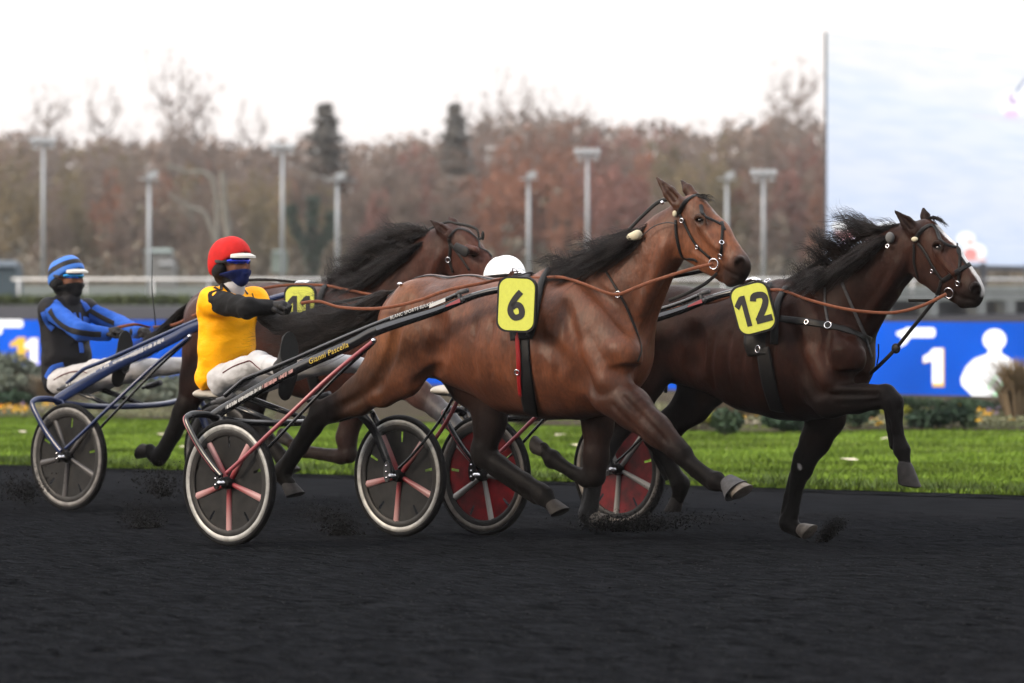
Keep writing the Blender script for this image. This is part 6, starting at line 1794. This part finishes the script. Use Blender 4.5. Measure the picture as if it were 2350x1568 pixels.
def hand(root, wrist, knuck, grip, side, name='glove', r=.020):
    """closed gloved hand: palm, four curled fingers of different length, thumb on the side"""
    w, k = Vector(wrist), Vector(knuck)
    d = (k - w).normalized()
    dn = Vector(grip).normalized(); dn = (dn - d * dn.dot(d)).normalized()      # where the fingers curl to
    sd = d.cross(dn) * side                                                     # across the palm
    b = Body()
    b.cap(w - d * .05, .034, w + d * .015, .031, k=.02, c=(0, 0, 0))
    b.cap(w, .030, k - d * .005, .033, k=.02, c=(0, 0, 0), sy=.9)
    b.cap(k - sd * .030, .016, k + sd * .030, .015, k=.012, c=(0, 0, 0))
    for i, ln in enumerate((.92, 1.0, .95, .78)):
        o = sd * (.033 - .022 * i)
        a0 = k + o; a1 = a0 + d * .030 * ln + dn * .014; a2 = a1 + dn * .028 * ln - d * .010; a3 = a2 - d * .026 * ln - dn * .002
        b.cap(a0, .0115, a1, .0108, k=.004, c=(0, 0, 0)); b.cap(a1, .0108, a2, .0102, k=.004, c=(0, 0, 0)); b.cap(a2, .0102, a3, .0092, k=.004, c=(0, 0, 0))
    t0 = w + d * .02 + sd * .030; t1 = t0 + d * .035 + sd * .016 + dn * .014; t2 = t1 + d * .024 - sd * .010 + dn * .020
    b.cap(t0, .016, t1, .0125, k=.008, c=(0, 0, 0)); b.cap(t1, .0125, t2, .0105, k=.004, c=(0, 0, 0))
    return link(name, b.mesh(name, h=.004), M_GLOVE, root)

def driver(fr, label, sk, colr, dx=0.0, dz=0.0, helmet_m=None, mask_c=(.01, .02, .08), goggle=M_GOGGLE, peak=M_WPEAK, near_bare=False, group='sulky drivers'):
    """seated driver, legs stretched to the shafts, both arms forward on the reins; sk holds local joints"""
    J = {k: Vector(v) + Vector((dx, 0, dz)) for k, v in sk.items() if k != 's'}
    mir = lambda p: Vector((p.x, -p.y, p.z))
    b = Body()
    tro, tor, slv = colr['trousers'], colr['under'], colr['sleeve']
    b.cap(J['pelvis'], .115, J['waist'], .118, sy=1.35, k=.04, c=tro if False else tor)
    b.cap(J['waist'], .118, J['chest'], .128, sy=1.38, k=.05, c=tor)
    b.cap(J['chest'] + Vector((0, -.09, .06)), .075, J['chest'] + Vector((0, .09, .06)), .075, k=.05, c=tor)
    b.cap(J['chest'] + Vector((.0, 0, .10)), .062, J['neck'], .052, k=.04, c=colr['neck'])
    b.cap(J['neck'], .052, J['head'] + Vector((-.01, 0, -.04)), .058, k=.03, c=colr['neck'])
    # head with face
    h = J['head']
    b.cap(h + Vector((-.02, 0, .02)), .092, h + Vector((.012, 0, .005)), .088, sy=.86, k=.03, c=SKIN)
    b.cap(h + Vector((.045, 0, -.05)), .052, h + Vector((.058, 0, -.085)), .040, sy=.95, k=.03, c=SKIN)
    b.cap(h + Vector((.088, 0, .0)), .012, h + Vector((.112, 0, -.036)), .016, k=.015, c=SKIN)
    for s in (-1, 1):
        b.ball(h + Vector((.06, .04 * s, -.03)), .032, k=.02, c=SKIN)
        b.ball(h + Vector((.083, .034 * s, .004)), .013, k=.008, c=(.1, .05, .04), op='sub')
        b.cap(h + Vector((-.01, .08 * s, -.005)), .018, h + Vector((-.012, .086 * s, -.035)), .014, k=.01, c=SKIN)
    b.cap(h + Vector((.098, -.02, -.062)), .009, h + Vector((.098, .02, -.062)), .009, k=.008, c=(.25, .08, .07))
    for s, e, w in ((-1, 'elbow_n', 'wrist_n'), (1, 'elbow_f', 'wrist_f')):
        sh = J['shoulder'] if s < 0 else mir(J['shoulder'])
        sh = Vector((sh.x, sh.y, sh.z))
        b.cap(J['chest'] + Vector((0, .10 * s, .05)), .07, sh, .072, k=.04, c=tor)
        b.cap(sh, .072, J[e], .061, k=.025, c=slv)
        b.cap(J[e], .061, J[w], .047, k=.025, c=slv)
    for s in (-1, 1):
        g = (lambda p: p) if s < 0 else mir
        b.cap(g(J['hip']), .095, g(J['knee']), .064, k=.035, c=tro)
        b.cap(g(J['knee']), .064, g(J['ankle']), .046, k=.03, c=tro)
        a = g(J['ankle'])
        b.cap(a, .044, a + Vector((.05, 0, -.02)), .042, k=.02, c=tro)
    me = b.mesh('person', h=.0085, cs=.003, ripple=(.010, 10, 6, 13))
    o = link('person', me, M_BODY); o.matrix_world = fr.M
    tag(o, label, 'person', group)
    # jacket over torso and upper arms
    if 'jacket' in colr:
        jb = Body()
        jb.cap(J['pelvis'] + Vector((.0, 0, -.02)), .128, J['waist'], .134, sy=1.36, k=.04, c=colr['jacket'])
        jb.cap(J['waist'], .134, J['chest'], .143, sy=1.38, k=.05, c=colr['jacket'])
        jb.cap(J['chest'] + Vector((0, -.09, .06)), .090, J['chest'] + Vector((0, .09, .06)), .090, k=.05, c=colr['jacket'])
        jb.cap(J['chest'] + Vector((0, 0, .10)), .088, J['neck'] + Vector((-.01, 0, -.05)), .072, k=.04, c=colr['jacket'])
        for s, e in ((-1, 'elbow_n'), (1, 'elbow_f')):
            sh = J['shoulder'] if s < 0 else mir(J['shoulder'])
            jb.cap(J['chest'] + Vector((0, .10 * s, .05)), .085, sh, .086, k=.04, c=colr['jacket'])
            jb.cap(sh, .084, sh + (J[e] - sh) * colr.get('cap', .12), .078, k=.02, c=colr['jacket'])
        jb.cut(J['pelvis'] + Vector((0, 0, -.075)), (.75, 0, -1))
        jo = link('jacket', jb.mesh('jacket', h=.0085, cs=.003, ripple=(.012, 8, 5, 8)), colr['jacket_m'], o)
        cb = Body(); cb.cap(J['neck'] + Vector((.004, 0, -.035)), .072, J['neck'] + Vector((.012, 0, -.018)), .068, k=.01, c=(1, 1, 1)); cb.cap(J['neck'] + Vector((0, 0, -.2)), .05, J['neck'] + Vector((.01, 0, .2)), .062, op='sub', k=.01, c=None)
        link('collar', cb.mesh('collar', h=.006), colr['collar_m'], o)
    # helmet shell, cut along the brow and round the ears
    hb = Body()
    hc = h + Vector((-.018, 0, .022))
    hb.cap(hc + Vector((-.012, 0, .0)), .132, hc + Vector((.010, 0, .008)), .126, sy=.86, k=.02, c=(1, 1, 1))
    hb.cap(hc + Vector((-.06, 0, -.055)), .085, hc + Vector((-.04, 0, -.04)), .09, sy=.95, k=.04, c=(1, 1, 1))
    hb.cut(h + Vector((.06, 0, .030)), (.55, 0, -1), k=.015)
    hb.cap(h + Vector((.02, 0, -.14)), .09, h + Vector((.06, 0, -.02)), .088, sy=.8, op='sub', k=.015, c=None)
    hel = link('helmet', hb.mesh('helmet', h=.006), helmet_m, o)
    # peak
    pv, pf = [], []
    for i in range(13):
        a = R(-62 + 124 * i / 12)
        for (rr, z) in ((.096, .056), (.148 - .03 * abs(math.sin(a)), .040), (.150 - .03 * abs(math.sin(a)), .027), (.096, .030)):
            pv.append(h + Vector((rr * math.cos(a) + .016, rr * .88 * math.sin(a), z)))
    for i in range(12):
        for q in range(4):
            q2 = (q + 1) % 4
            pf.append((i * 4 + q, i * 4 + q2, (i + 1) * 4 + q2, (i + 1) * 4 + q))
    pf += [(0, 1, 2, 3), (48, 49, 50, 51)]
    MB().add(pv, pf).build('helmet_peak', peak, hel, auto=50)
    # goggles: curved visor and strap
    gv, gf = [], []
    for i in range(15):
        a = R(-72 + 144 * i / 14); sq = 1 - .35 * (abs(a) / R(72)) ** 2
        for j in range(5):
            z = (-1 + j / 2) * .017 * sq; bul = .006 * (1 - (j / 2 - 1) ** 2)
            gv.append(h + Vector(((.098 + bul) * math.cos(a) + .006, (.092 + bul) * math.sin(a), .008 + z)))
    for i in range(14):
        for j in range(4):
            gf.append((i * 5 + j, i * 5 + j + 1, (i + 1) * 5 + j + 1, (i + 1) * 5 + j))
    MB().add(gv, gf).build('goggles', goggle, o, smooth=True)
    for s in (-1, 1):
        MB().tube([h + Vector((.04, .088 * s, .008)), h + Vector((-.02, .113 * s, .004)), h + Vector((-.09, .098 * s, .03)), h + Vector((-.150, .03 * s, .052))], (.004, .011), n=8, flat=[(0, s, 0), (0, s, 0), (-.5, s, 0), (-1, .2 * s, 0)]).build('goggle_strap', colr.get('strap_m', M_GREYBOOT), hel, smooth=True)
    # mask over nose and jaw, ear covers
    mb = Body()
    mb.cap(h + Vector((.05, 0, -.05)), .066, h + Vector((.062, 0, -.092)), .052, sy=.98, k=.03, c=mask_c)
    mb.cap(h + Vector((.10, 0, -.045)), .022, h + Vector((.105, 0, -.06)), .022, k=.02, c=mask_c)
    for s in (-1, 1): mb.cap(h + Vector((.04, .05 * s, -.05)), .046, h + Vector((-.005, .075 * s, -.05)), .034, k=.03, c=mask_c)
    mb.cut(h + Vector((.09, 0, -.040)), (-.25, 0, 1), k=.006)
    link('face_mask', mb.mesh('face_mask', h=.006), M_BODY, o)
    eb = Body()
    for s in (-1, 1): eb.cap(h + Vector((-.025, .078 * s, -.035)), .040, h + Vector((-.045, .072 * s, -.055)), .042, k=.02, c=(.012, .012, .013))
    eb.cap(h + Vector((-.06, 0, -.07)), .07, h + Vector((-.03, 0, -.10)), .062, k=.03, c=(.012, .012, .013))
    link('ear_cover', eb.mesh('ear_cover', h=.007), M_BODY, o)
    # boots with the soles pressed forward
    for s in (-1, 1):
        g = (lambda p: p) if s < 0 else mir
        a = g(J['foot'])
        q = R(-32) * (1 if s < 0 else -1)
        fw, lt = Vector((math.cos(q), math.sin(q), 0)), Vector((-math.sin(q), math.cos(q), 0))
        bo = Body()
        bo.cap(a - fw * .045 + Vector((0, 0, -.055)), .045, a - fw * .05, .044, k=.03, c=(1, 1, 1))
        bo.cap(a - fw * .03 + Vector((0, 0, -.085)), .038, a - fw * .02 + Vector((0, 0, .095)), .032, sy=1.1, k=.03, c=(1, 1, 1))
        bo.cap(g(J['ankle']), .058, a - fw * .05 + Vector((0, 0, -.05)), .052, k=.03, c=(1, 1, 1))
        bt = link('boot', bo.mesh('boot', h=.007), M_BOOT, o)
        out = []
        for i in range(28):
            t = 2 * math.pi * i / 28
            wd = .054 if math.sin(t) > 0 else .045
            out.append(a + fw * .010 + lt * (wd * math.cos(t)) + Vector((0, 0, .138 * math.sin(t))))
        MB().slab(out, fw * .018).build('boot_sole', M_SOLE, bt, auto=40)
    hand(o, J['wrist_n'], J['wrist_n'] + (J['hand_n'] - J['wrist_n']).normalized() * .085, (.2, .3, -1), -1)
    hand(o, J['wrist_f'], J['wrist_f'] + (J['hand_f'] - J['wrist_f']).normalized() * .085, (.2, -.3, -1), 1)
    return o

def joints(fr, d): return {k: fr.S(*v) for k, v in d.items()}
M_JKT = mat('yellow_jacket', (.95, .41, .002), spec=.12, rough=.55, noise_amt=.10, noise_scale=9, bump=.024, bump_scale=7, stretch=(1, .8, 1.4))
M_COLLAR = mat('white_collar', (.42, .42, .44), rough=.8)
M_HRED = mat('red_helmet_cover', (.44, .010, .009), rough=.8, noise_amt=.1, noise_scale=30, bump=.003, bump_scale=40)
M_HWHITE = mat('white_helmet_shell', (.82, .84, .86), rough=.35, coat=.3)
sk6 = joints(F6, dict(pelvis=(508, 858, 0), waist=(520, 800, 0), chest=(522, 722, 0), neck=(533, 652, 0), head=(534, 603, 0), shoulder=(488, 692, -.168),
                      elbow_n=(570, 708, -.27), wrist_n=(622, 706, -.14), hand_n=(652, 702, -.12), elbow_f=(640, 745, .25), wrist_f=(700, 732, .12), hand_f=(728, 714, .10),
                      hip=(512, 874, -.11), knee=(592, 833, -.25), ankle=(648, 846, -.40), foot=(662, 817, -.43)))
d6 = driver(F6, 'person in yellow jacket and red helmet driving the nearest sulky', sk6,
            dict(trousers=(.42, .42, .43), under=(.95, .41, .002), sleeve=(.009, .009, .0095), neck=(.012, .012, .014), jacket=(.8, .42, .01), jacket_m=M_JKT, collar_m=M_COLLAR, cap=.20),
            helmet_m=M_HRED, mask_c=(.006, .013, .075))
# dark yoke straps on the yellow jacket and red piping along the trousers
def on_mesh(o, u, v, fr, lift=.004):
    dg = [tuple(p.vertices) for p in o.data.polygons]
    t = getattr(on_mesh, 'c', {})
    if o.name not in t: t[o.name] = BVHTree.FromPolygons([x.co.copy() for x in o.data.vertices], dg); on_mesh.c = t
    e = fr.ray(); d = (fr.S(u, v, 0) - e).normalized()
    loc, nr, i, ds = t[o.name].ray_cast(e, d)
    if loc is None: loc, nr, i, ds = t[o.name].find_nearest(fr.S(u, v, -.2))
    if nr.dot(d) > 0: nr = -nr
    return loc + nr * lift, nr
def band(o, fr, pix, w, m, name, parent, lift=.004, th=.002):
    P, N = [], []
    for q in spline(pix, 8 * len(pix)):
        p, n = on_mesh(o, q[0], q[1], fr, lift); P.append(p); N.append(n)
    return MB().tube(P, [(th, w / 2)] * len(P), n=8, flat=N).build(name, m, parent, smooth=True)
jk = [c for c in d6.children if c.name.startswith('jacket')][0]
band(jk, F6, [(492, 643), (508, 653), (520, 664), (530, 676)], .020, M_LEATHER, 'jacket_strap', jk)
band(jk, F6, [(556, 662), (562, 668), (568, 676)], .018, M_LEATHER, 'jacket_strap', jk)
band(jk, F6, [(579, 674), (588, 710), (592, 750), (592, 785)], .008, mat('dark_zip', (.12, .06, .01), rough=.6), 'zip', jk, lift=.002)
M_PIPE = mat('dark_red_piping', (.07, .008, .01), rough=.7)
band(d6, F6, [(512, 856), (535, 842), (560, 832), (574, 829), (586, 838), (598, 848)], .007, M_PIPE, 'trouser_piping', d6, lift=.003)

# striped driver on the blue sulky
BLUE = (.019, .080, .36)
M_STRIPE = striped('striped_helmet_cover', (.042, .155, .52), (.007, .007, .009), 12.5, off=.25, tilt=(-.42, 0, .9), duty=.52)
sk11 = joints(F11, dict(pelvis=(146, 866, 0), waist=(152, 815, 0), chest=(146, 736, 0), neck=(160, 680, 0), head=(158, 636, 0), shoulder=(118, 712, -.165),
                        elbow_n=(186, 762, -.28), wrist_n=(244, 766, -.13), hand_n=(276, 758, -.10), elbow_f=(270, 742, .25), wrist_f=(318, 762, .08), hand_f=(346, 762, .06),
                        hip=(140, 878, -.11), knee=(216, 848, -.25), ankle=(272, 836, -.40), foot=(286, 806, -.43)))
M_SUIT = mat('black_suit', (.007, .007, .0095), rough=.7, noise_amt=.2, noise_scale=20, bump=.006, bump_scale=14)
d11 = driver(F11, 'person in blue and black stripes with striped helmet on the blue sulky', sk11,
             dict(trousers=(.42, .41, .41), under=(.012, .012, .016), sleeve=BLUE, neck=(.012, .012, .013), jacket=(.014, .014, .018), jacket_m=M_SUIT, collar_m=M_SUIT, cap=.02, strap_m=M_GREYBOOT),
             helmet_m=M_STRIPE, mask_c=(.010, .010, .011), goggle=M_GOGGLE2)
M_BLUESTR = mat('blue_stripe_cloth', (.026, .10, .46), rough=.7, bump=.003, bump_scale=20)
M_BLKSTR = mat('black_stripe_cloth', (.007, .007, .0085), rough=.7)
jk = [c for c in d11.children if c.name.startswith('jacket')][0]
# black stripe along each sleeve, blue shoulder bands and chest marks
band(d11, F11, [(114, 712), (130, 736), (160, 757), (200, 766), (232, 768)], .040, M_BLKSTR, 'sleeve_stripe', d11, lift=.002)
band(d11, F11, [(100, 738), (122, 768), (160, 782), (205, 784)], .034, M_BLKSTR, 'sleeve_stripe', d11, lift=.002)
band(d11, F11, [(205, 712), (236, 730), (262, 742)], .034, M_BLKSTR, 'sleeve_stripe', d11, lift=.002)
band(jk, F11, [(126, 690), (140, 702), (152, 718)], .040, M_BLUESTR, 'shoulder_band', jk)
band(jk, F11, [(99, 716), (103, 730), (110, 744), (122, 756)], .040, M_BLUESTR, 'shoulder_band', jk)
band(jk, F11, [(122, 706), (130, 722), (144, 738), (158, 746)], .042, M_BLUESTR, 'shoulder_band', jk)
band(jk, F11, [(182, 688), (193, 699), (202, 712)], .042, M_BLUESTR, 'shoulder_band', jk)
band(jk, F11, [(170, 718), (174, 732), (178, 746)], .022, M_BLUESTR, 'chest_mark', jk)
band(jk, F11, [(182, 718), (184, 732), (186, 746)], .022, M_BLUESTR, 'chest_mark', jk)
band(jk, F11, [(190, 735), (198, 736), (204, 740)], .05, M_BLUESTR, 'chest_mark', jk)
band(jk, F11, [(184, 786), (186, 798), (187, 810)], .040, M_BLUESTR, 'chest_mark', jk)
band(jk, F11, [(106, 868), (120, 845), (146, 836)], .035, M_BLUESTR, 'waist_band', jk)
band(d11, F11, [(124, 872), (150, 858), (180, 852), (200, 856)], .008, M_PIPE, 'trouser_piping', d11, lift=.003)
# driver with the white helmet, mostly hidden behind the bay horse
sk12 = {k: v.copy() for k, v in sk6.items()}
d12 = driver(F12, 'person in white helmet showing just above the back of the number 6 horse', sk12,
             dict(trousers=(.42, .42, .43), under=(.3, .3, .32), sleeve=(.35, .03, .03), neck=(.012, .012, .014), jacket=(.5, .5, .52), jacket_m=mat('white_jacket', (.4, .4, .42), rough=.6, bump=.006, bump_scale=14), collar_m=M_COLLAR, cap=.10),
             dx=.315, dz=-.10, helmet_m=M_HWHITE, mask_c=(.03, .03, .035), peak=M_HWHITE)
# whip in the striped driver's far hand
w0, w1 = F11.S(357, 752, .05), F11.S(347, 590, .05)
wo = MB().tube([F11.M @ Vector(p) for p in spline([tuple(F11.S(358, 757, .05)), tuple(F11.S(354, 715, .05)), tuple(F11.S(349, 660, .05)), tuple(F11.S(350, 580, .05))], 24)], [.0055 - .0035 * i / 24 for i in range(25)], n=8).build('whip', M_LEATHER, None, smooth=True)
tag(wo, 'thin black whip held upright by the blue striped driver', 'whip')
